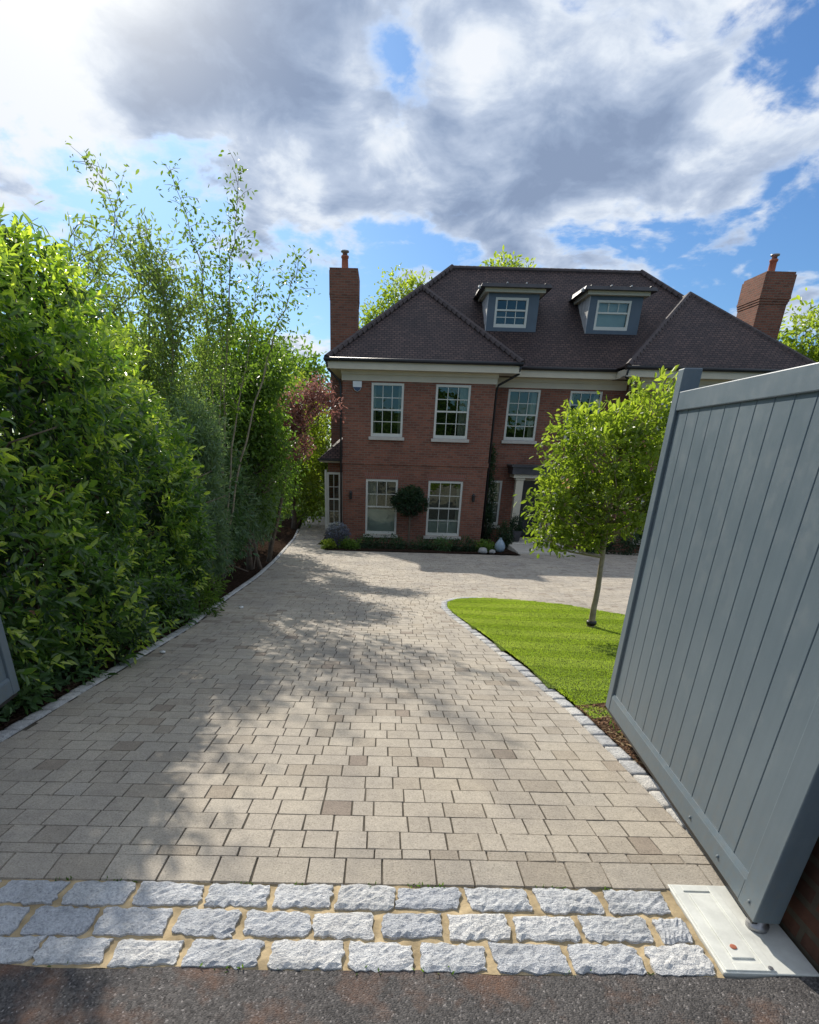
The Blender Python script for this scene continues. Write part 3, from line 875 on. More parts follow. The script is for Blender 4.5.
# projecting string course of brick between the floors
sc = MB()
sc.box(XA - .025, XB + .025, YF - .025, YF - .002, .86, 1.0)
sc.box(mir(XB) - .025, mir(XA) + .025, YF - .025, YF - .002, .86, 1.0)
sc.box(XB + .027, mir(XB) - .027, YR - .025, YR - .002, .86, 1.0)
sc.build('string_course', M['brick'], house)
M['arch'] = brick_mat('arch_brick', (.30, .12, .086), (.24, .096, .075), (.24, .18, .145), .075, .24)
for (a, b, c, d_) in FL + FR:
    if d_ > 3: continue
    ln = MB()
    ln.hexa([(a - .02, YF - .006, d_ + .004), (b + .02, YF - .006, d_ + .004), (b + .02, YF - .001, d_ + .004), (a - .02, YF - .001, d_ + .004),
             (a - .10, YF - .006, d_ + .21), (b + .10, YF - .006, d_ + .21), (b + .10, YF - .001, d_ + .21), (a - .10, YF - .001, d_ + .21)])
    ln.build('brick_arch', M['arch'], house)
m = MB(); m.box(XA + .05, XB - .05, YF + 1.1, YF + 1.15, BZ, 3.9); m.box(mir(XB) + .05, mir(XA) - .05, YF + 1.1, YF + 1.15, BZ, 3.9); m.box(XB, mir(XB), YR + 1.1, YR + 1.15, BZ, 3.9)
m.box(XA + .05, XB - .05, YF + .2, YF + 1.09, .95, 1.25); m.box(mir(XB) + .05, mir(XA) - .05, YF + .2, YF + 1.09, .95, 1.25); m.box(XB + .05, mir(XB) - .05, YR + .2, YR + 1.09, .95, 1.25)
m.build('dark_room_backdrop', M['room'], house)  # near-black backdrop paints the unlit depth of the rooms into its colour

def window(a, b, c, d_, y, cols=3, r1=2, r2=2, sill=True, curtain=None, blind_glare=None, mid=.5, parent=house):
    """timber box sash: frame, meeting rail and glazing bars; pane, sill and curtains are its sub-parts"""
    f = MB(); fw = .075; y0 = y + .015; y1 = y + .10
    f.box(a + .002, a + fw, y0, y1, c + .002, d_ - .002); f.box(b - fw, b - .002, y0, y1, c + .002, d_ - .002)
    f.box(a + fw + .0005, b - fw - .0005, y0 + .002, y1, d_ - fw, d_ - .002); f.box(a + fw + .0005, b - fw - .0005, y0 + .002, y1, c + .002, c + fw + .03)
    zi0, zi1 = c + fw + .03, d_ - fw
    zm = zi0 + (zi1 - zi0) * mid
    f.box(a + fw + .0005, b - fw - .0005, y0 + .012, y1 - .01, zm - .025, zm + .025)
    xi0, xi1 = a + fw, b - fw
    for k in range(1, cols):
        x = xi0 + (xi1 - xi0) * k / cols
        if r1: f.box(x - .011, x + .011, y0 + .02, y0 + .055, zm + .0255, zi1 - .0005)
        if r2: f.box(x - .011, x + .011, y0 + .035, y0 + .065, zi0 + .0005, zm - .0255)
    for (za, zb, r, off) in ((zm, zi1, r1, .022), (zi0, zm, r2, .037)):
        for k in range(1, r):
            z = za + (zb - za) * k / r
            f.box(xi0 + .0005, xi1 - .0005, y0 + off, y0 + off + .026, z - .011, z + .011)
    w = f.build('window', M['white'], parent)
    p = MB(); p.poly([(xi0 - .01, y1 - .022, zi0 - .01), (xi1 + .01, y1 - .022, zi0 - .01), (xi1 + .01, y1 - .022, zi1 + .01), (xi0 - .01, y1 - .022, zi1 + .01)])
    p.build('pane', M['glass'], w)
    if sill:
        s = MB(); s.box(a - .07, b + .07, y - .09, y - .003, c - .105, c - .004); s.box(a + .003, b - .003, y - .0025, y + .10, c - .09, c - .004); s.build('sill', M['stone'], w, bevel=.006)
    if curtain:
        q = MB()
        for (u0, u1) in curtain:
            n = 14; xa, xb = a + (b - a) * u0, a + (b - a) * u1
            o = len(q.v)
            for k in range(n + 1):
                x = xa + (xb - xa) * k / n; yy_ = y + .24 + .035 * sin(k * 1.9)
                q.v += [(x, yy_, c + .03), (x, yy_, d_ - .03)]
            for k in range(n): q.f.append((o + 2*k, o + 2*k + 2, o + 2*k + 3, o + 2*k + 1))
        q.build('curtain', M['curtain'], w, True)
    if blind_glare:
        q = MB(); za = c + (d_ - c) * blind_glare[0]; zb = c + (d_ - c) * blind_glare[1]
        q.poly([(xi0, y + .17, za), (xi1, y + .17, za), (xi1, y + .17, zb), (xi0, y + .17, zb)]); q.build('blind_glare', M['blind_glare'], w)  # pale sheet: part blind, part painted bright reflection in the glass
    return w
window(*UP[0], YF, curtain=[(.02, .14), (.84, .98)])
window(*UP[1], YF, curtain=[(.72, .98)])
window(*LO[0], YF, curtain=[(.02, .34)], blind_glare=(0.02, .46), r2=0)
window(*LO[1], YF, blind_glare=(.05, .30), curtain=[(.86, .98)])
for k, o in enumerate(FR): window(*o, YF, curtain=[(.02, .2), (.8, .98)])
window(*RC[0], YR, curtain=[(.78, .98)])
window(*RC[1], YR, curtain=[(.02, .2), (.8, .98)])
window(*RC[2], YR, cols=1, curtain=[(.5, .98)])
window(*RC[4], YR, cols=2)

# front door and porch
dm = MB(); a, b, c, d_ = RC[3]
dm.box(a + .06, b - .06, YR + .09, YR + .14, c + .03, d_ - .06)
for (u0, u1, w0, w1) in ((.12, .46, .08, .34), (.54, .88, .08, .34), (.12, .46, .42, .93), (.54, .88, .42, .93)):
    x0 = a + .06 + (b - a - .12) * u0; x1 = a + .06 + (b - a - .12) * u1; z0 = c + (d_ - c) * w0; z1 = c + (d_ - c) * w1
    dm.box(x0, x1, YR + .078, YR + .089, z0, z1)
door = dm.build('front_door', M['door'], house)
m = MB(); m.box(a + .002, a + .058, YR + .03, YR + .12, c + .002, d_ - .002); m.box(b - .058, b - .002, YR + .03, YR + .12, c + .002, d_ - .002); m.box(a + .0585, b - .0585, YR + .03, YR + .12, d_ - .058, d_ - .002)
m.build('door_frame', M['white'], door)
m = MB(); m.lathe((a + .16, YR + .06, -.72), [(.02, 0), (.028, .02), (.02, .04)], 10); m.build('handle', M['metal'], door, True)
po = MB(); po.box(4.66, 6.72, 22.62, YR - .005, .66, .90); po.box(4.60, 6.78, 22.56, YR - .005, .9005, .965)
porch = po.build('porch_canopy', M['leadroof'], house)
m = MB(); m.box(4.74, 6.64, 22.70, YR - .006, .54, .6595); m.build('canopy_moulding', M['cream'], porch)
for x in (4.86, 6.26):
    m = MB(); m.box(x, x + .27, 22.78, 23.02, -1.60, .46); m.box(x - .03, x + .30, 22.75, 23.05, .4605, .5395); m.box(x - .03, x + .30, 22.75, 23.05, -1.70, -1.6005)
    m.build('porch_column', M['cream'], porch, bevel=.006)
m = MB(); m.box(4.66, 6.9, 20.2, 23.49, BZ, -1.665); m.box(4.8, 6.75, 21.9, 23.49, -1.6645, -1.615); m.build('doorstep', M['stone'], house, bevel=.01)

# eaves: frieze board, soffit, fascia and gutter
def eaves_front(x0, x1, yw, ye, ends=(0, 0)):
    m = MB()
    m.box(x0 + ends[0], x1 - ends[1], yw - .03, yw - .003, 3.42, 3.715)
    m.box(x0 + ends[0] - .02, x1 - ends[1] + .02, yw - .10, yw - .0305, 3.60, 3.715)
    m.box(x0, x1, ye + .03, yw - .001, 3.716, 3.74)
    m.box(x0, x1, ye, ye + .029, 3.71, 3.93)
    m.build('eaves_board', M['cream'], house)
    g = MB(); g.tube([(x0 - .04, ye - .06, 3.965), (x1 + .04, ye - .06, 3.965)], .058, 10); g.build('gutter', M['gutter'], house, True)
EL, ER = -1.93, 4.42
eaves_front(EL, ER, YF, 22.05, (.45, .66))
eaves_front(mir(ER), mir(EL), YF, 22.05, (.66, .45))
eaves_front(ER + .002, mir(ER) - .002, YR, 23.02, (-.6, -.6))
for s in (1, -1):
    m = MB()
    X = (lambda x: x) if s == 1 else mir
    def bx(a, b, *r):
        a, b = X(a), X(b); m.box(min(a, b), max(a, b), *r)
    bx(XA - .03, XA - .003, YF - .02, YB, 3.42, 3.715)
    bx(EL + .03, XA - .0305, 22.0805, YB, 3.715, 3.7395)
    bx(EL, EL + .0305, 22.0805, YB, 3.71, 3.93)
    m.build('eaves_board', M['cream'], house)
    m = MB()
    bx(XB + .003, XB + .03, YF - .02, YR - .035, 3.42, 3.715)
    bx(XB + .0295, ER - .0295, 22.0805, 23.018, 3.715, 3.7395)
    bx(ER - .03, ER, 22.0805, 23.018, 3.71, 3.93)
    m.build('eaves_board', M['cream'], house)
    m = MB(); gx = EL - .06 if s == 1 else mir(EL) + .06
    m.tube([(gx, 21.99, 3.965), (gx, YB, 3.965)], .058, 10); m.build('gutter', M['gutter'], house, True)
for pts in ([(EL - .03, 22.0, 3.93), (EL + .02, 22.1, 3.70), (XA - .10, YF - .06, 3.40), (XA - .06, YF - .06, 3.25), (XA - .05, YF - .06, BZ)],
            [(ER - .02, 22.0, 3.93), (ER - .04, 22.1, 3.70), (XB + .10, YF + .1, 3.40), (XB + .07, YF + .15, 3.2), (XB + .07, YF + .15, BZ)],
            [(mir(ER) + .02, 22.0, 3.93), (mir(ER) + .02, 22.1, 3.70), (mir(XB) - .1, 22.6, 3.40), (mir(XB) - .08, 22.65, 3.2), (mir(XB) - .08, 22.65, BZ)]):
    m = MB(); m.tube(pts, .036, 8); m.build('downpipe', M['gutter'], house, True)

# roof
EZ = 3.99
RY, RZ, RX0, RX1 = 28.0, 7.76, 2.46, 9.84
def hip_roof(mb, x0, x1, y0, y1, ra, rb, ez):
    c = [(x0, y0, ez), (x1, y0, ez), (x1, y1, ez), (x0, y1, ez)]
    return c
rm = MB()
e = [(-1.97, 23.02, EZ), (mir(-1.97), 23.02, EZ), (mir(-1.97), YB + .4, EZ), (-1.97, YB + .4, EZ)]
r0, r1 = (RX0, RY, RZ), (RX1, RY, RZ)
rm.poly([e[0], e[1], r1, r0]); rm.poly([e[1], e[2], r1]); rm.poly([e[2], e[3], r0, r1]); rm.poly([e[3], e[0], r0])
HIP = [(e[0], r0), (e[1], r1), (r0, r1)]
for s in (1, -1):
    X = (lambda x: x) if s == 1 else mir
    a, b, c_ = X(EL), X(ER), X((EL + ER) / 2)
    f0, f1, k0, k1 = (a, 22.03, EZ + .003), (b, 22.03, EZ + .003), (a, 27.4, EZ + .003), (b, 27.4, EZ + .003)
    ap, aq = (c_, 26.0, 6.70), (c_, 27.4, 6.70)
    rm.poly([f0, f1, ap]); rm.poly([f1, k1, aq, ap]); rm.poly([k0, f0, ap, aq])
    HIP += [(f0, ap), (f1, ap), (ap, (c_, 26.7, 6.70))]
roof = rm.build('roof', M['tile'], house)
sol = roof.modifiers.new('Solid', 'SOLIDIFY'); sol.thickness = .05; sol.offset = -1
hm = MB()
for (p, q) in HIP:
    p, q = np.array(p), np.array(q); Ld = np.linalg.norm(q - p); n = int(Ld / .27); dd = (q - p) / n
    ridge = abs(dd[2]) < .01
    for k in range(n):
        s = p + dd * k + np.array([0, 0, -.012]); t2 = s + dd * 1.12 + np.array([0, 0, .0 if ridge else .045])
        hm.tube([s, t2], [.125, .085] if not ridge else [.10, .092], 8)
hm.build('hip_tiles', M['hip'], roof)

# chimneys with corbelled heads and clay pots
def chimney(x0, x1, y0, y1, zt, zb, w=1.0):
    m = MB()
    m.box(x0, x1, y0, y1, zb, zt - .95)
    for k in range(3): m.box(x0 - .02 * w * (k + 1), x1 + .02 * w * (k + 1), y0 - .02 * w * (k + 1), y1 + .02 * w * (k + 1), zt - .949 + .075 * k, zt - .876 + .075 * k)
    m.box(x0 - .05 * w, x1 + .05 * w, y0 - .05 * w, y1 + .05 * w, zt - .7235, zt - .08)
    m.box(x0 - .02 * w, x1 + .02 * w, y0 - .02 * w, y1 + .02 * w, zt - .0795, zt)
    ch = m.build('chimney', M['brick'], roof)
    cx, cy = (x0 + x1) / 2, (y0 + y1) / 2
    p = MB(); p.lathe((cx, cy, zt), [(.17, 0), (.16, .04), (.13, .06), (.115, .42), (.14, .44), (.14, .50), (.1, .505)], 14); pot = p.build('chimney_pot', M['terracotta'], ch, True)
    p = MB(); p.lathe((cx, cy, zt + .506), [(.09, 0), (.09, .09), (.15, .10), (.15, .14), (.02, .17)], 14); p.build('pot_cowl', M['metal'], ch, True)
chimney(-2.10, -1.10, 25.5, 26.9, 7.12, BZ, .4)
chimney(mir(-1.10), mir(-2.10), 25.5, 26.9, 7.36, 3.0)

# dormers
for s in (0, 1):
    x0, x1 = ((3.52, 5.30), (7.08, 8.92))[s]
    yd = 24.68
    m = MB()
    wx0, wx1, wz0, wz1 = ((3.78, 4.94, 5.36, 6.24), (7.34, 8.54, 5.36, 6.24))[s]
    wall_cells(m, x0, x1, 5.10, 6.36, [(wx0, wx1, wz0, wz1)], yd)
    m.box(x1 - .06, x1, yd + .002, 26.3, 5.2, 6.36)
    dmr = m.build('dormer', M['dormer'], roof)
    m = MB(); m.box(x0 + .1, x1 - .1, yd + .5, yd + .55, 5.2, 6.3); m.build('dark_room_backdrop', M['room'], dmr)  # dark sheet paints the unlit space behind the dormer window
    q = MB()
    nq = 6
    for k in range(nq):      # lead cheeks with upright welts
        ya = yd + .004 + k * .27; yb = ya + .262
        q.prism([(ya, max(5.12, 4.0 + .755 * (ya - 23.05) - .05)), (yb, max(5.12, 4.0 + .755 * (yb - 23.05) - .05)), (yb, 6.36), (ya, 6.36)], 'x', x0 - .02 - .008 * (k % 2), x0 + .02)
    q.build('dormer_cheek', M['leadlight'], dmr)
    q = MB(); q.box(x0 - .16, x1 + .16, yd - .16, 26.6, 6.3605, 6.47); q.build('dormer_cornice', M['cream'], dmr)
    q = MB(); q.hexa([(x0 - .34, yd - .34, 6.4705), (x1 + .34, yd - .34, 6.4705), (x1 + .34, 27, 6.4705), (x0 - .34, 27, 6.4705),
                      (x0 - .28, yd - .28, 6.58), (x1 + .28, yd - .28, 6.58), (x1 + .25, 27, 6.68), (x0 - .25, 27, 6.68)])
    for k in range(4):
        xx = x0 - .1 + (x1 - x0 + .2) * k / 3; q.tube([(xx, yd - .30, 6.59), (xx, 26.9, 6.685)], .02, 8)
    q.build('dormer_roof', M['leadroof'], dmr)
    for k in (1, 2):
        q = MB(); xx = x0 - .1 + (x1 - x0 + .2) * k / 3; q.lathe((xx, yd - .285, 6.58), [(.026, 0), (.026, .03), (.01, .04)], 8); q.build('lead_knob', M['leadlight'], dmr)
    q = MB(); q.lathe((x0 - .37, yd - .2, 6.42), [(.05, 0), (.06, .05), (.03, .1)], 8); q.build('lead_knob', M['leadlight'], dmr)
    q = MB(); q.box(x0 - .05, x1 + .05, yd - .14, yd - .003, 5.06, 5.14); q.build('lead_apron', M['leadlight'], dmr)
    window(wx0, wx1, wz0, wz1, yd - .01, r1=1 if s == 0 else 1, r2=2 if s == 0 else 0, sill=False, mid=.58, blind_glare=(.03, .95) if s == 1 else None, parent=dmr)  # right dormer's pale sheet paints the sky's reflection in its panes

# bay on the left flank: tiled lean-to roof over a narrow sash
m = MB(); m.box(-2.08, XA - .004, 23.72, 26.9, BZ, 1.0); bay = m.build('side_bay', M['brick'], house)
m = MB(); m.prism([(-2.36, .98), (XA - .004, .98), (XA - .004, 1.72), (-1.62, 1.62)], 'y', 23.55, 26.9)
bp = MB(); bp.poly([(-2.38, 23.38, .985), (XA - .006, 23.38, .985), (XA - .006, 23.75, 1.70), (-1.60, 23.95, 1.70)]); bp.poly([(-2.38, 27, .985), (-2.38, 23.38, .985), (-1.60, 23.95, 1.70), (-1.60, 27, 1.70)]); bp.poly([(-1.6, 23.95, 1.70), (XA - .006, 23.75, 1.70), (XA - .006, 27, 1.71), (-1.6, 27, 1.70)])
br_ = bp.build('bay_roof', M['tile'], bay)
m = MB(); m.box(-2.36, XA - .005, 23.40, 26.9, .86, .98); m.build('bay_fascia', M['cream'], bay)
m = MB(); m.box(-2.42, XA - .005, 23.33, 23.395, .91, .985); m.build('gutter', M['gutter'], bay)
m = MB(); m.box(-2.425, -2.365, 23.396, 26.9, .91, .985); m.build('gutter', M['gutter'], bay)
bw = window(-2.12, -1.60, -1.40, .52, 23.60, cols=2, sill=True, parent=bay)
m = MB(); m.box(-2.20, -2.125, 23.60, 23.73, -1.55, .60); m.box(-1.595, -1.53, 23.60, 23.71, -1.4, .52); m.build('bay_post', M['white'], bay)

# fittings on the front
m = MB(); m.prism([(-1.10, 3.40), (-.80, 3.40), (-.80, 3.24), (-.86, 3.13), (-.95, 3.09), (-1.04, 3.13), (-1.10, 3.24)], 'y', YF - .08, YF - .003)
ab = m.build('alarm_box', M['plastic'], house, bevel=.008)
m = MB(); m.prism([(-1.085, 3.225), (-.815, 3.225), (-.87, 3.135), (-.95, 3.10), (-1.03, 3.135)], 'y', YF - .086, YF - .0805); m.build('alarm_lens', M['blueplastic'], ab)
for x, z in ((-1.15, -.18), (3.30, -.16)):
    m = MB(); m.box(x - .035, x + .035, YF - .03, YF - .003, z - .08, z + .06)
    m.lathe((x, YF - .09, z - .13), [(.03, 0), (.05, .02), (.05, .2), (.07, .21), (.02, .28)], 10)
    m.build('wall_light', M['black'], house, bevel=.003)

# ================================================================== PLANTS
# --- laurel hedge on the left
def laurel():
    t = thing('laurel_hedge', 'tall glossy green laurel hedge filling the left side behind the kerb', 'hedge', (-2.9, 5.0, gz(5)))
    rs = np.random.RandomState(5)
    def top(y): return float(np.interp(y, [2.2, 3.2, 4.4, 5.2, 5.9, 6.5, 7.1, 7.6, 8.1, 8.6], [2.28, 2.38, 2.58, 2.74, 2.72, 2.5, 2.05, 1.45, .6, -.5]))
    def wob(y, z): return .24 * sin(2.3 * y + 1.1 * z) * cos(1.9 * z - .7 * y) + .17 * sin(5.1 * y + 2) * sin(4.3 * z + 1) + .05 * sin(11 * y + 7 * z)
    C = []; O = []; H = []
    n = 0
    while n < 4700:
        y = rs.uniform(2.35, 8.25); zt = top(y); zb = gz(y) + .03
        if rs.rand() < .80:                    # the face
            h = rs.rand(); z = zb + (zt - zb) * h
            belly = .16 * sin(pi * min(1, h * 1.15)) - .55 * max(0, h - .72) ** 1.3
            gateback = -.24 * np.clip((3.6 - y) / .4, 0, 1) * (1 if z < 1.95 else .3) + .10 * max(0, 1 - 3 * h)
            endb = -.9 * max(0, (y - 7.2)) ** 2 * .55
            x = -2.44 + belly + wob(y, z) * .8 + gateback + endb - abs(rs.normal()) * .20
            o = np.array([1, -.12 + .5 * max(0, y - 7), -.05 + 1.1 * max(0, h - .7)])
        else:                                  # the top, rising towards the back
            u = rs.rand() ** 1.2; x = -2.62 - 2.0 * u; z = zt + .55 * u * (1 if y < 6.8 else .4) + wob(y, x * 2) * .9 - abs(rs.normal()) * .08; h = 1.05
            o = np.array([.3, -.1, 1.0])
        if z < zb: continue
        C.append((x, y, z)); O.append(o); H.append(h); n += 1
    C = np.array(C); O = unit(np.array(O)); H = np.array(H)
    P = []; D = []; Nn = []; T = []; Lf = []
    for c, o, h in zip(C, O, H):
        ax = unit((o * .8 + np.array([0, 0, .55]) + rs.normal(size=3) * .38)[None])[0]
        k = rs.randint(6, 10); ln = .10 + .10 * rs.rand()
        a0 = rs.rand() * 6.28; p1 = unit(np.cross(ax, rs.normal(size=3))[None])[0]; p2 = np.cross(ax, p1)
        young_lit = rs.rand() < (.20 + 1.0 * max(0, h - .45))  # new growth, denser towards the top to paint in its sunlit brightness
        st = rs.rand()
        for i in range(k):
            f = i / k; th = a0 + i * 2.4
            rad = cos(th) * p1 + sin(th) * p2
            P.append(c + ax * ln * f); D.append(rad * (1.0 - .55 * f) + ax * (.35 + .7 * f) + np.array([0, 0, -.22]))
            Nn.append(ax + np.array([0, 0, .5]) + rs.normal(size=3) * .22)
            T.append((.56 + .38 * rs.rand() + .1 * f) if young_lit else (.06 + .24 * st + .22 * rs.rand() + .20 * h + .10 * sin(2.1 * c[1] + 1.7 * c[2]) * sin(2.9 * c[2] - c[1])))  # height and patch terms paint lit tops and dark pockets into the tint
            Lf.append((.094 if not young_lit else .088) * (.5 + .75 * rs.rand()))
    Lf = np.array(Lf)
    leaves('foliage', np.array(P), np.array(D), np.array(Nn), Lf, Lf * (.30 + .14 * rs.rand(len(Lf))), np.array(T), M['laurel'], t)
    # older leaves filling the inside, tinted dark to paint its shaded pockets
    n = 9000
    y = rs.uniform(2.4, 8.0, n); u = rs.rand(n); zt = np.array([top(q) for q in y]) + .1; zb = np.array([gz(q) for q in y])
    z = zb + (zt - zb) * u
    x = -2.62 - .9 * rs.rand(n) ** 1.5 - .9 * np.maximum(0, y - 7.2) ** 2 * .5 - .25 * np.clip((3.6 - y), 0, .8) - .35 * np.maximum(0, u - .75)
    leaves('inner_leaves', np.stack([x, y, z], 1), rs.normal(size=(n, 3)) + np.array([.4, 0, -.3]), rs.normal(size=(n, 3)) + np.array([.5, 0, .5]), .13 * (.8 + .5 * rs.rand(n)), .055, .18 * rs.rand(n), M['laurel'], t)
    mb = MB()
    for k in range(34):
        y = 2.5 + k * .16 + rs.rand() * .1; x = -2.75 - .5 * rs.rand(); zt = top(y)
        p0 = np.array([x, y, gz(y)]); p1 = p0 + np.array([.15 * rs.normal(), .2 * rs.normal(), (zt - gz(y)) * .5]); p2 = np.array([x + .2 * rs.normal(), y + .3 * rs.normal(), zt - .15])
        mb.tube([p0, p1, p2], [.028, .018, .006], 6)
        for j in range(5):
            f = .15 + .15 * j; q = p0 * (1 - f) + p2 * f; e_ = q + np.array([.35 + .2 * rs.rand(), .25 * rs.normal(), .2]); mb.tube([q, e_], [.01, .004], 5)
    mb.build('stems', M['bark'], t, True)
laurel()
plant('groundcover_shrub', 'low dark leafy plants under the left gate leaf at the hedge foot', 'plant', (-2.5, 2.9, gz(2.9)),
      [(-2.46, 2.35, .0, .16, .35, .13), (-2.46, 2.9, -.04, .18, .4, .17), (-2.42, 3.5, -.10, .17, .4, .18), (-2.40, 4.2, -.16, .14, .4, .16), (-2.62, 3.2, 0.05, .22, .5, .22)],
      330, 8, .035, .075, .032, 'dark', tr=(.01, .005), nbr=20, names=('stems', 'foliage'), br=.003, ground_cut=gz(5))

# low spill of leaves at the far foot of the hedge
plant('groundcover_shrub', 'low yellow green shrub spilling on to the kerb at the far end of the hedge', 'shrub', (-2.45, 7.6, gz(7.6)),
      [(-2.40, 7.5, gz(7.5) + .14, .32, .5, .20), (-2.55, 8.2, gz(8.2) + .2, .3, .4, .28)], 130, 9, .05, .085, .022, 'birch', tr=(.012, .006), nbr=10, names=('stems', 'foliage'), br=.004)

# --- feathery pale shrub rising behind the hedge
wispy('willow_shrub', 'feathery pale green willow shoots rising behind the laurel hedge top at far left', 'shrub', (-4.0, 7.3, gz(7.3)),
      [([(-4.0, 7.3, gz(7.3)), (-3.9, 7.2, 2.0), (-3.65 + dx, 7.0 + dy, 3.0 + dz)], 26, .35) for dx, dy, dz in
       [(0, 0, .2), (.5, .3, .38), (.95, .2, .28), (-.4, -.2, .05), (.2, -.5, .1), (.75, -.3, .1), (-.7, .2, .1), (1.15, .5, .0)]],
      'willow', 'bark', .11, .026, 6.5, .05, 3, twig=.8, r0=.018)
# --- birch with tall wandering stems
wispy('birch_tree', 'slender birch with leaning open stems, tallest above the hedge and nearest the left', 'tree', (-3.75, 10, gz(10)),
      [([(-3.75, 10, gz(10)), (-3.6, 10, 1.5), (-3.45, 10, 3.2), (-3.87, 10.0, 4.75)], 34, .42),
       ([(-3.75, 10, gz(10)), (-3.5, 10.1, 1.8), (-3.2, 10.1, 3.2), (-3.45, 10.1, 3.95)], 60, .36),
       ([(-3.7, 10, gz(10)), (-3.3, 9.9, 1.6), (-3.05, 9.8, 2.8), (-3.15, 9.7, 3.7)], 60, .3),
       ([(-3.8, 10, gz(10)), (-3.9, 10, 1.7), (-4.0, 10.1, 3.0), (-4.3, 10.2, 3.85)], 44, .36),
       ([(-3.7, 10, gz(10)), (-3.2, 10.4, 1.4), (-2.85, 10.6, 2.5), (-2.8, 10.7, 3.3)], 52, .25)],
      'willow', 'barkpale', .068, .031, 11.5, .08, 8, twig=.95, r0=.022)
# --- second tall tree with upright tips
wispy('cherry_tree', 'young tree with several upright leafy leaders between the birch and the chimney', 'tree', (-3.0, 11, gz(11)),
      [([(-3.05, 11, gz(11)), (-2.9, 11, 1.4), (-2.85, 11, 3.2), (-2.9, 11, 4.0), (-3.22, 11, 5.05)], 30, .45),
       ([(-3.0, 11, gz(11)), (-2.75, 11, 1.5), (-2.55, 11, 3.2), (-2.35, 11, 4.2), (-2.2, 11, 5.05)], 30, .45),
       ([(-3.0, 11, gz(11)), (-2.8, 11.1, 1.8), (-2.68, 11.2, 3.2), (-2.6, 11.2, 4.3)], 26, .4),
       ([(-3.0, 11, gz(11)), (-2.6, 10.9, 1.4), (-2.2, 10.9, 2.9), (-1.92, 10.9, 4.0)], 28, .4),
       ([(-3.0, 11, gz(11)), (-2.5, 11, 1.2), (-1.95, 11, 2.7), (-1.55, 11, 3.55), (-1.36, 11, 4.05)], 26, .45)],
      'birch', 'barkpale', .068, .035, 9.5, .065, 12, twig=.58, r0=.021)

# --- mixed shrubs along the bed
plant('broadleaf_shrub', 'big mid green leafy shrub below the young tree leaders', 'shrub', (-2.95, 13.2, gz(13.2)),
      [(-2.85, 13.2, 1.9, .85, .9, .75), (-2.45, 13.3, 2.75, .7, .8, .55), (-3.3, 13, 2.4, .8, .8, .8), (-2.7, 13.3, .9, .75, .8, .9), (-2.35, 13.4, 1.5, .45, .6, .6), (-2.8, 13.4, 3.1, .6, .6, .5)],
      620, 18, .13, .105, .05, 'mid', tr=(.06, .02), nbr=60, droop=.2, names=('stems', 'foliage'), bright=.35)
plant('yew_shrub', 'feathery blue green shrub with pale stem beyond the hedge end', 'shrub', (-2.75, 9.6, gz(9.6)),
      [(-2.90, 9.6, .80, .40, .6, .85), (-2.88, 9.7, 0., .36, .6, .6), (-2.85, 9.6, 1.5, .35, .5, .6), (-2.9, 8.8, .3, .35, .4, .8)],
      900, 22, .09, .095, .020, 'blue', 'barkpale', tr=(.022, .01), nbr=40, droop=.0, names=('stems', 'foliage'), ground_cut=gz(9.6) + .25)
plant('yew_shrub', 'dark blue green bushy shrub in the bed nearest the path corner', 'shrub', (-2.75, 13.4, gz(13.4)),
      [(-3.15, 12.6, .3, .5, .8, .95), (-3.0, 14.0, .35, .5, .8, .95), (-2.95, 13.4, 1.2, .55, .7, .6), (-3.2, 12.0, -.2, .35, .5, .45), (-3.15, 15.2, .3, .5, .7, 1.1)],
      1000, 22, .11, .11, .024, 'blue', 'bark', tr=(.04, .015), nbr=50, droop=.05, names=('stems', 'foliage'), ground_cut=gz(13) + .30)
plant('dark_shrub', 'very dark green shrub between the feathery shrubs and the copper bush', 'shrub', (-3.3, 11.4, gz(11.4)),
      [(-3.2, 11.4, .6, .65, .8, 1.3), (-3.6, 12.5, 1.0, .7, .8, 1.2), (-3.9, 10.6, .6, .7, .8, 1.4), (-3.4, 15, .7, .7, .9, 1.4), (-3.6, 8.9, .6, .6, .6, 1.4)],
      820, 18, .14, .12, .05, 'dark', tr=(.05, .02), nbr=40, names=('stems', 'foliage'), ground_cut=gz(11) + .12)
plant('copper_shrub', 'copper red leaved bush leaning toward the house wall', 'shrub', (-2.9, 15.2, gz(15.2)),
      [(-1.95, 15.2, 2.3, .45, .5, .38), (-1.55, 15.2, 2.5, .30, .35, .26), (-2.3, 15.2, 1.95, .42, .5, .36), (-2.1, 15.2, 1.45, .36, .5, .34), (-1.2, 15.2, 2.2, .15, .2, .15)],
      250, 15, .10, .085, .04, 'copper', tr=(.05, .02), nbr=40, names=('stems', 'foliage'))
plant('broadleaf_shrub', 'bright leafy green shrub under the copper bush by the path', 'shrub', (-3.3, 17.6, gz(17.6)),
      [(-2.95, 17.6, .9, .6, .7, .8), (-3.3, 17.5, -.1, .45, .8, .9), (-3.3, 18, 2.2, .8, .8, .7), (-3.3, 19.2, .2, .4, .6, .9)],
      300, 14, .12, .10, .05, 'mid', tr=(.05, .02), nbr=30, names=('stems', 'foliage'), ground_cut=gz(17.6) + .1)
plant('garden_tree', 'sunlit yellow green tree at the far end of the side path', 'tree', (-3.9, 27, gz(27)),
      [(-3.4, 27, 1.4, 1.0, 1., 1.1), (-3.6, 27.4, -.2, .9, 1., 1.0), (-4.2, 27, 3.2, 1.2, 1., 1.3), (-2.75, 27.6, 2.3, .6, .6, .8), (-4.4, 26, .5, .8, .9, 1.7), (-3.6, 28, -1.2, .8, .6, .5)],
      520, 12, .2, .17, .08, 'fresh', tr=(.12, .04), nbr=30, droop=.2)
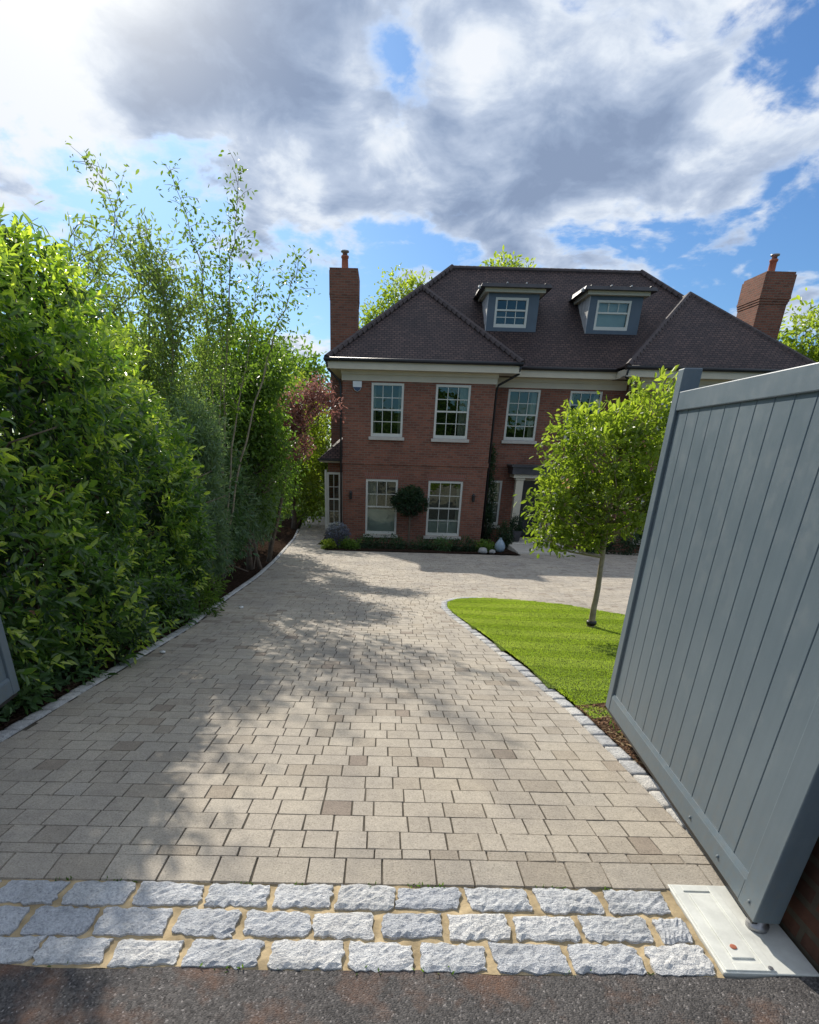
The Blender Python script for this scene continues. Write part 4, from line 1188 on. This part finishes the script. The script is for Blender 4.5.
plant('garden_shrub', 'pale green leafy shrub closing the far end of the side path', 'shrub', (-2.7, 31.5, gz(31)),
      [(-2.9, 31.5, -.4, 1.2, .8, 1.5), (-2.2, 31.8, .6, .9, .8, 1.2), (-3.6, 31.5, .8, 1.0, .8, 1.6)],
      420, 13, .2, .17, .08, 'fresh', tr=(.06, .02), nbr=20, names=('stems', 'foliage'), ground_cut=gz(31))
plant('garden_tree', 'broad green tree behind the copper bush beyond the garden', 'tree', (-6.8, 36, gz(36)),
      [(-5.6, 36, 4.2, 2.2, 2, 2.2), (-7.6, 36, 4.0, 2.2, 2, 2.6), (-4.0, 36.4, 4.2, 1.1, 1.2, 1.6), (-4.2, 36, 1.6, 1.4, 1.4, 2.0), (-6.4, 36, 1.0, 2.4, 2, 2.2)],
      600, 14, .34, .26, .13, 'mid', tr=(.25, .08), nbr=30, droop=.2)
plant('garden_tree', 'dense dark green tree low behind the left shrubs', 'tree', (-7.5, 17, gz(17)),
      [(-6.6, 17, 2.6, 1.6, 1.5, 1.6), (-5.2, 17.4, 1.8, 1.3, 1.3, 1.6), (-7.8, 16, 2.5, 1.4, 1.4, 1.7), (-5.0, 18, 0, 1.3, 1, 1.3), (-4.6, 20, 1.4, 1.0, 1.2, 2.0)],
      640, 14, .26, .19, .09, 'mid', tr=(.18, .06), nbr=30, droop=.2)
# trees over the roof line
plant('garden_tree', 'pale green treetop showing just above the main roof ridge', 'tree', (7.5, 45, gz(45)),
      [(7.4, 45, 10.6, 2.0, 2, 1.5), (9.4, 45, 10.1, 1.5, 1.5, 1.1), (5.8, 45, 10.1, 1.4, 1.5, 1.1), (7.6, 45, 7.5, 2.8, 2.4, 2.6)],
      620, 12, .30, .24, .12, 'fresh', tr=(.35, .12), nbr=30, droop=.1)
plant('garden_tree', 'pale green treetop peeping over the left hip of the roof', 'tree', (1.0, 40, gz(40)),
      [(.9, 40, 8.9, 1.5, 1.5, 1.1), (-.5, 40, 7.7, 1.3, 1.3, 1.0), (1.9, 40, 9.0, 1.0, 1, .9), (.2, 40, 6.3, 2.0, 2, 2.0)],
      480, 12, .28, .22, .11, 'fresh', tr=(.3, .1), nbr=30, droop=.1)
plant('garden_tree', 'bright green tree at the right edge beyond the right chimney', 'tree', (20.5, 33, gz(33)),
      [(20.4, 33, 6.6, 1.6, 1.4, 1.5), (19.1, 33, 5.4, 1.2, 1.2, .9), (21.5, 33, 5.0, 2.2, 1.6, 2.0), (19.5, 33, 3.4, 1.8, 1.5, 1.5)],
      420, 12, .3, .26, .12, 'fresh', tr=(.25, .1), nbr=30, droop=.3)

# --- the lawn tree
lt = plant('lawn_tree', 'young rounded tree with bright leaves standing on the striped lawn', 'tree', (2.74, 7.29, gz(7.29) + .01),
      [(2.45, 7.3, 1.45, .62, .62, .50), (2.95, 7.35, 1.75, .52, .55, .44), (2.05, 7.25, .98, .36, .4, .30), (2.80, 7.3, .95, .66, .6, .42), (2.02, 7.2, .56, .30, .3, .17),
       (3.08, 7.3, 2.08, .24, .3, .20), (2.15, 7.3, 1.72, .26, .3, .20), (3.2, 7.3, 1.2, .4, .4, .5), (2.45, 7.3, .58, .32, .4, .18)],
      700, 14, .056, .072, .035, 'fresh', 'barkpale', trunk=[(2.74, 7.29, gz(7.29) - .03), (2.745, 7.29, -.2), (2.735, 7.3, .32), (2.70, 7.3, .85), (2.66, 7.3, 1.5)],
      tr=(.043, .012), nbr=90, droop=-.05, shell=.35, bright=.15, br=.008)
n = 26
C_ = np.array([(2.15, 7.0, 1.55), (2.02, 7.0, 1.15), (2.9, 6.95, 1.9), (2.75, 6.9, 1.55), (3.05, 7.0, 2.1), (2.3, 6.85, 1.3)])[RS.randint(0, 6, n)]
leaves('blossom', C_ + rnd(n) * .04, rnd(n), rnd(n) + np.array([0, -.5, .5]), .04, .025, RS.rand(n), M['pink'], lt)
m = MB(); m.lathe((2.745, 7.29, gz(7.29) + .03), [(.058, 0), (.066, .02), (.062, .05), (.05, .055)], 12); m.build('trunk_guard', M['black'], lt, True)

# --- planting along the house front
strip('border_soil', 'dark soil border along the foot of the house front', lambda y: -1.85, lambda y: 4.6, M['soil'], 19.45, 22.5, .03, .25, jitter=.02)
plant('clipped_ball', 'round blue grey clipped ball bush at the left house corner', 'shrub', (-1.47, 20.3, gz(20.3)),
      [(-1.47, 20.3, -1.32, .40, .40, .42), (-1.47, 20.3, -1.32, .3, .3, .3)], 900, 9, .014, .04, .02, 'lavender', tr=(.03, .02), nbr=8, shell=.97, upb=.2, names=('stem', 'foliage'), bright=.4)
plant('wall_tree', 'dark clipped mushroom headed standard bush between the ground floor windows', 'shrub', (1.02, 21.95, gz(21.95)),
      [(1.0, 21.95, -.35, .62, .42, .36), (1.0, 21.95, -.1, .42, .36, .30)], 420, 14, .05, .075, .03, 'deep', trunk=[(1.02, 21.95, gz(21.95)), (1.0, 21.95, -1.1), (1.0, 21.95, -.4)], tr=(.05, .03), nbr=14, shell=.75, bright=.1)
for k, (x, y, r, h, mt, lab) in enumerate([
        (-1.05, 19.95, .30, .26, 'mid', 'small yellow green plant in front of the clipped ball'),
        (-1.75, 19.95, .17, .22, 'fresh', 'little bright green plant left of the clipped ball'),
        (-.45, 20.5, .42, .33, 'deep', 'low dark green mound under the left ground floor window'),
        (.40, 20.5, .48, .36, 'deep', 'low dark green mound left of the standard bush stem'),
        (1.35, 20.6, .45, .30, 'deep', 'low dark green mound right of the standard bush stem'),
        (2.10, 20.5, .40, .34, 'dark', 'low grey green mound under the right ground floor window'),
        (2.85, 20.5, .42, .36, 'deep', 'low dark green mound below the right wall light'),
        (3.55, 20.5, .36, .28, 'mid', 'low green mound at the right corner of the front border')]):
    plant('border_plant', lab, 'plant', (x, y, gz(y)), [(x, y, gz(y) + h * .5, r, r * .8, h * .75), (x + r * .3, y - .1, gz(y) + h * .4, r * .6, r * .5, h * .55)],
          120, 11, .06, .07, .028, mt, tr=(.015, .008), nbr=10, shell=.6, names=('stems', 'foliage'), br=.004, ground_cut=gz(y))
plant('climber', 'tall narrow dark climber in the corner beside the sidelight window', 'climber', (3.98, 22.95, gz(22.95)),
      [(3.96, 22.95, -1.2, .26, .3, .75), (3.96, 22.98, -.2, .22, .26, .8), (3.93, 23.05, .8, .14, .2, .6), (3.9, 23.1, 1.25, .09, .15, .4)], 420, 12, .06, .07, .03, 'deep', tr=(.03, .012), nbr=16, names=('stem', 'foliage'))
plant('porch_shrub', 'dark rounded shrub below the narrow sidelight window', 'shrub', (4.55, 22.2, gz(22.2)),
      [(4.5, 22.2, -1.35, .30, .3, .42), (4.62, 22.1, -1.55, .28, .3, .3)], 200, 12, .05, .06, .026, 'deep', tr=(.02, .01), nbr=10, names=('stems', 'foliage'))
pot = thing('glazed_pot', 'pale blue glazed teardrop pot standing in the border near the doorstep', 'pot', (4.05, 20.35, gz(20.35)))
m = MB(); m.lathe((4.05, 20.35, gz(20.35) + .02), [(.06, 0), (.15, .06), (.185, .16), (.16, .28), (.09, .38), (.04, .45), (.05, .46)], 18); m.build('body', M['potblue'], pot, True)
m = MB(); m.lathe((4.05, 20.35, gz(20.35) + .481), [(.048, 0), (.05, .012), (.03, .014)], 14); m.build('rim', M['potblue'], pot, True)
for (x, y, s, lab) in [(3.42, 20.0, .16, 'grey rounded boulder left of the glazed pot'), (3.75, 20.05, .11, 'smaller grey stone beside the glazed pot')]:
    V = []; F = []
    for j in range(7):
        for i in range(12):
            th = 2 * pi * i / 12; f = pi * (j + .3) / 6.6; r = s * (1 + .12 * sin(3 * th + j) + .05 * RS.normal())
            V.append((x + r * sin(f) * cos(th), y + r * sin(f) * sin(th), gz(y) + s * .45 + r * .7 * cos(f)))
    for j in range(6):
        for i in range(12): F.append((j*12 + i, j*12 + (i+1) % 12, j*12 + 12 + (i+1) % 12, j*12 + 12 + i))
    F.append(tuple(range(12))); F.append(tuple(range(72, 84)))
    tag(put('boulder', V, F, M['rock'], None, True), lab, 'stone')
for k, (x, lab) in enumerate([(4.98, 'dark planter with clipped bush on the left of the front door'), (6.5, 'dark planter with clipped bush on the right of the front door')]):
    t = thing('door_planter', lab, 'planter', (x, 22.35, -1.615))
    m = MB(); m.hexa([(x - .13, 22.22, -1.6145), (x + .13, 22.22, -1.6145), (x + .13, 22.48, -1.6145), (x - .13, 22.48, -1.6145), (x - .18, 22.17, -1.23), (x + .18, 22.17, -1.23), (x + .18, 22.53, -1.23), (x - .18, 22.53, -1.23)])
    m.build('pot', M['leadroof'], t, bevel=.01)
    P, out, ct, C, B = crown_pts([(x, 22.35, -1.0, .24, .24, .30), (x, 22.35, -1.15, .2, .2, .1)], 110, 10, .04)
    leaves('bush', P, out + rnd(len(P)) * .4, out + rnd(len(P)) * .5, .06, .026, ct * .6, M['deep'], t)
for k, (x, y, r, h, lab) in enumerate([(7.6, 21.2, .6, .42, 'dark clipped hedge mound right of the doorstep'), (8.6, 21.2, .6, .45, 'dark clipped hedge mound behind the lawn tree'),
                                     (9.7, 21.2, .65, .5, 'dark clipped hedge mound farthest right by the gate')]):
    plant('hedge_mound', lab, 'shrub', (x, y, gz(y)), [(x, y, gz(y) + h * .7, r, r * .7, h), (x + .2, y, gz(y) + h, r * .6, r * .5, h * .6)], 150, 12, .07, .075, .03, 'deep', tr=(.02, .01), nbr=8, shell=.6, names=('stems', 'foliage'), ground_cut=gz(y))

# --- unseen leafy screen added behind the viewer to dim light and green the panes
V = []; F = []; T = []
nx_, nz_ = 90, 22
for j in range(nz_ + 1):
    for i in range(nx_ + 1):
        x = -45 + 90 * i / nx_; z = -.2 + (5.0 + .8 * sin(i * .41) + .6 * sin(i * 1.13 + 1)) * j / nz_
        V.append((x, -13 - 1.2 * (j / nz_) ** 2 * 3 + RS.normal() * .8, z))
for j in range(nz_):
    for i in range(nx_):
        a = j * (nx_ + 1) + i; F.append((a, a + 1, a + nx_ + 2, a + nx_ + 1)); T.append(RS.rand())
tag(put('unseen_leaf_screen', V, F, M['mid'], None, False, T), 'unseen leafy screen added behind the viewer to dim light and tint reflections', None, None, 'stuff')

# repeats of a kind share a group
GROUPS = {'driveway_gate': 'pair of driveway gate leaves', 'stone_kerb': 'granite kerbs edging the drive', 'pebble': 'loose stones on the drive', 'boulder': 'stones in the house border',
          'border_plant': 'low plants along the house front', 'door_planter': 'planters beside the front door', 'hedge_mound': 'clipped mounds right of the doorstep',
          'garden_tree': 'trees around and behind the house', 'yew_shrub': 'blue green shrubs in the left bed', 'broadleaf_shrub': 'leafy green shrubs in the left bed', 'groundcover_shrub': 'low plants at the hedge foot'}
for o in list(bpy.data.objects):
    if o.parent is None and o.get('category') and o.name.split('.')[0] in GROUPS: o['group'] = GROUPS[o.name.split('.')[0]]

# ================================================================== SKY, SUN, CAMERA
SAZ, SEL = radians(21), radians(31.5)     # sun beyond the house, to the left
sunv = np.array([-sin(SAZ) * cos(SEL), cos(SAZ) * cos(SEL), sin(SEL)])
ld = bpy.data.lights.new('sun', 'SUN'); ld.energy = 5.4; ld.angle = radians(.6); ld.color = (1, .93, .82)
lo = bpy.data.objects.new('sun', ld); col.objects.link(lo)
import mathutils
lo.rotation_euler = mathutils.Vector(tuple(-sunv)).to_track_quat('-Z', 'Y').to_euler()
lo.location = (-10, 30, 30)

w = bpy.data.worlds.new('World'); scene.world = w; w.use_nodes = True
nt = w.node_tree; nt.nodes.clear()
wo = nt.nodes.new('ShaderNodeOutputWorld'); bg = nt.nodes.new('ShaderNodeBackground'); L(nt, bg.outputs[0], wo.inputs[0])
sky = N(nt, 'ShaderNodeTexSky', sky_type='NISHITA'); sky.sun_disc = False; sky.sun_elevation = SEL; sky.sun_rotation = -SAZ
sky.air_density = 1.0; sky.dust_density = .6; sky.ozone_density = 2.5
tc = N(nt, 'ShaderNodeTexCoord')
def vdot(v):
    d = N(nt, 'ShaderNodeVectorMath', operation='DOT_PRODUCT'); L(nt, tc.outputs['Generated'], d.inputs[0]); d.inputs[1].default_value = tuple(v); return d.outputs['Value']
sep = N(nt, 'ShaderNodeSeparateXYZ'); L(nt, tc.outputs['Generated'], sep.inputs[0])
den = math_(nt, 'ADD', math_(nt, 'MAXIMUM', sep.outputs[2], 0), .24)
cb = N(nt, 'ShaderNodeCombineXYZ'); L(nt, math_(nt, 'DIVIDE', sep.outputs[0], den), cb.inputs[0]); L(nt, math_(nt, 'DIVIDE', sep.outputs[1], den), cb.inputs[1])
def blob(d, s, amp):
    """soft patch of the sky around a fixed compass direction"""
    v = math_(nt, 'SUBTRACT', vdot(d), 1); return math_(nt, 'MULTIPLY', math_(nt, 'EXPONENT', math_(nt, 'DIVIDE', v, s * s / 2)), amp)
def direc(az, el):
    az, el = radians(az), radians(el); return (sin(az) * cos(el), cos(az) * cos(el), sin(el))
P0_ = N_off(nt, cb.outputs[0], (2.3, 5.1, 1.7))
n1 = noise(nt, 2.6, 9, .56, P0_, .3)
n2 = noise(nt, 2.6, 2.5, .5, P0_, .3)            # the same field without its fine detail: how thick the cloud is
n3 = noise(nt, 10, 8, .6, cb.outputs[0], .3)
n4 = noise(nt, 5.2, 6, .55, N_off(nt, cb.outputs[0], (7.7, 1.3, 0)), .4)
cov = math_(nt, 'ADD', n1.outputs[0], math_(nt, 'MULTIPLY', math_(nt, 'SUBTRACT', n3.outputs[0], .5), .34))
elev = sep.outputs[2]
band = N(nt, 'ShaderNodeMapRange', interpolation_type='SMOOTHSTEP'); L(nt, elev, band.inputs[0])
for k, v in enumerate((.21, .31, -.15, .055)): band.inputs[k + 1].default_value = v
reg = band.outputs[0]
SKY_BLOBS = [(18, 18, .16, .16), (-20, 21, .16, .15), (-8, 23, .13, .10), (33, 18, .12, .10), (4, 15, .12, .08), (-8, 15.5, .10, .06),
             (-.8, 24, .04, -.15), (1.8, 22.6, .035, -.16), (18, 23.4, .045, -.17), (22.5, 21.8, .04, -.16), (14, 25.5, .05, -.16), (31, 15.0, .09, -.16), (27, 22.5, .04, -.14), (-25, 23, .08, .14), (40, 12, .08, -.12), (30, 10.5, .04, .16), (-7, 6.5, .05, .16), (-31, 14, .12, .05), (-32, 23, .07, -.16), (14, 25, .1, .06)]
for (az, el, sz, amp) in SKY_BLOBS:
    reg = math_(nt, 'ADD', reg, blob(direc(az, el), sz, amp))
c1 = math_(nt, 'ADD', cov, reg)
mask = N(nt, 'ShaderNodeMapRange', interpolation_type='SMOOTHSTEP'); L(nt, c1, mask.inputs[0]); mask.inputs[1].default_value = .44; mask.inputs[2].default_value = .585
# thick middles are soft blue grey; thin rims and billows catching the sun stay white
sh = math_(nt, 'ADD', math_(nt, 'MULTIPLY', math_(nt, 'SUBTRACT', n2.outputs[0], .5), 1.5), math_(nt, 'MULTIPLY', math_(nt, 'SUBTRACT', n4.outputs[0], .5), 1.9))
sh = math_(nt, 'ADD', sh, math_(nt, 'MULTIPLY', math_(nt, 'SUBTRACT', n3.outputs[0], .5), .75))
GREY_BLOBS = [(12, 18.6, .10, .50), (20, 19, .09, .36), (4, 17.2, .08, .36), (-16, 21, .12, .70), (-7, 23.5, .10, .62), (30, 19.5, .08, .3), (-23, 24.5, .09, -.75), (6, 22.4, .06, -.16),
              (-6.9, 17, .035, -.4), (14, 24.5, .08, -.25), (-1.7, 20.3, .04, -.2), (-28, 18, .08, -.3), (24, 23, .06, -.2)]
sh = math_(nt, 'ADD', sh, .17)
for (az, el, sz, amp) in GREY_BLOBS:
    sh = math_(nt, 'ADD', sh, blob(direc(az, el), sz, amp))
sh = math_(nt, 'MULTIPLY', sh, mask.outputs[0])
cl = ramp(nt, sh, [(0, (.90, .94, 1.0)), (.2, (.78, .85, .95)), (.45, (.52, .61, .77)), (.8, (.32, .41, .58)), (1, (.26, .34, .50))])
glow = math_(nt, 'POWER', math_(nt, 'MAXIMUM', vdot(sunv), 0), 95)
cc = mixc(nt, math_(nt, 'MINIMUM', math_(nt, 'MULTIPLY', glow, 1.4), .95), cl.outputs[0], (1.2, 1.19, 1.15))
skyc = mixc(nt, 1.0, sky.outputs[0], (.055, .082, .112), 'MULTIPLY')
fin = mixc(nt, mask.outputs[0], skyc, cc)
L(nt, fin, bg.inputs[0]); bg.inputs[1].default_value = 1.0

cd = bpy.data.cameras.new('camera'); cam = bpy.data.objects.new('camera', cd); col.objects.link(cam)
cd.sensor_fit = 'VERTICAL'; cd.sensor_height = 36; cd.lens = 575 / 1024 * 36
cd.shift_x = (409.5 - 376) / 1024; cd.shift_y = (725 - 512) / 1024
cd.clip_start = .05; cd.clip_end = 3000
pit = math.atan(280.4 / 575); rol = radians(1.6)
cam.location = (0, 0, 1.5)
cam.rotation_euler = (mathutils.Matrix.Rotation(pi / 2 - pit, 3, 'X') @ mathutils.Matrix.Rotation(rol, 3, 'Z')).to_euler()
scene.camera = cam
scene.view_settings.view_transform = 'Standard'; scene.view_settings.look = 'None'; scene.view_settings.exposure = 0
scene.render.engine = 'CYCLES'
scene.cycles.max_bounces = 8; scene.cycles.transparent_max_bounces = 8
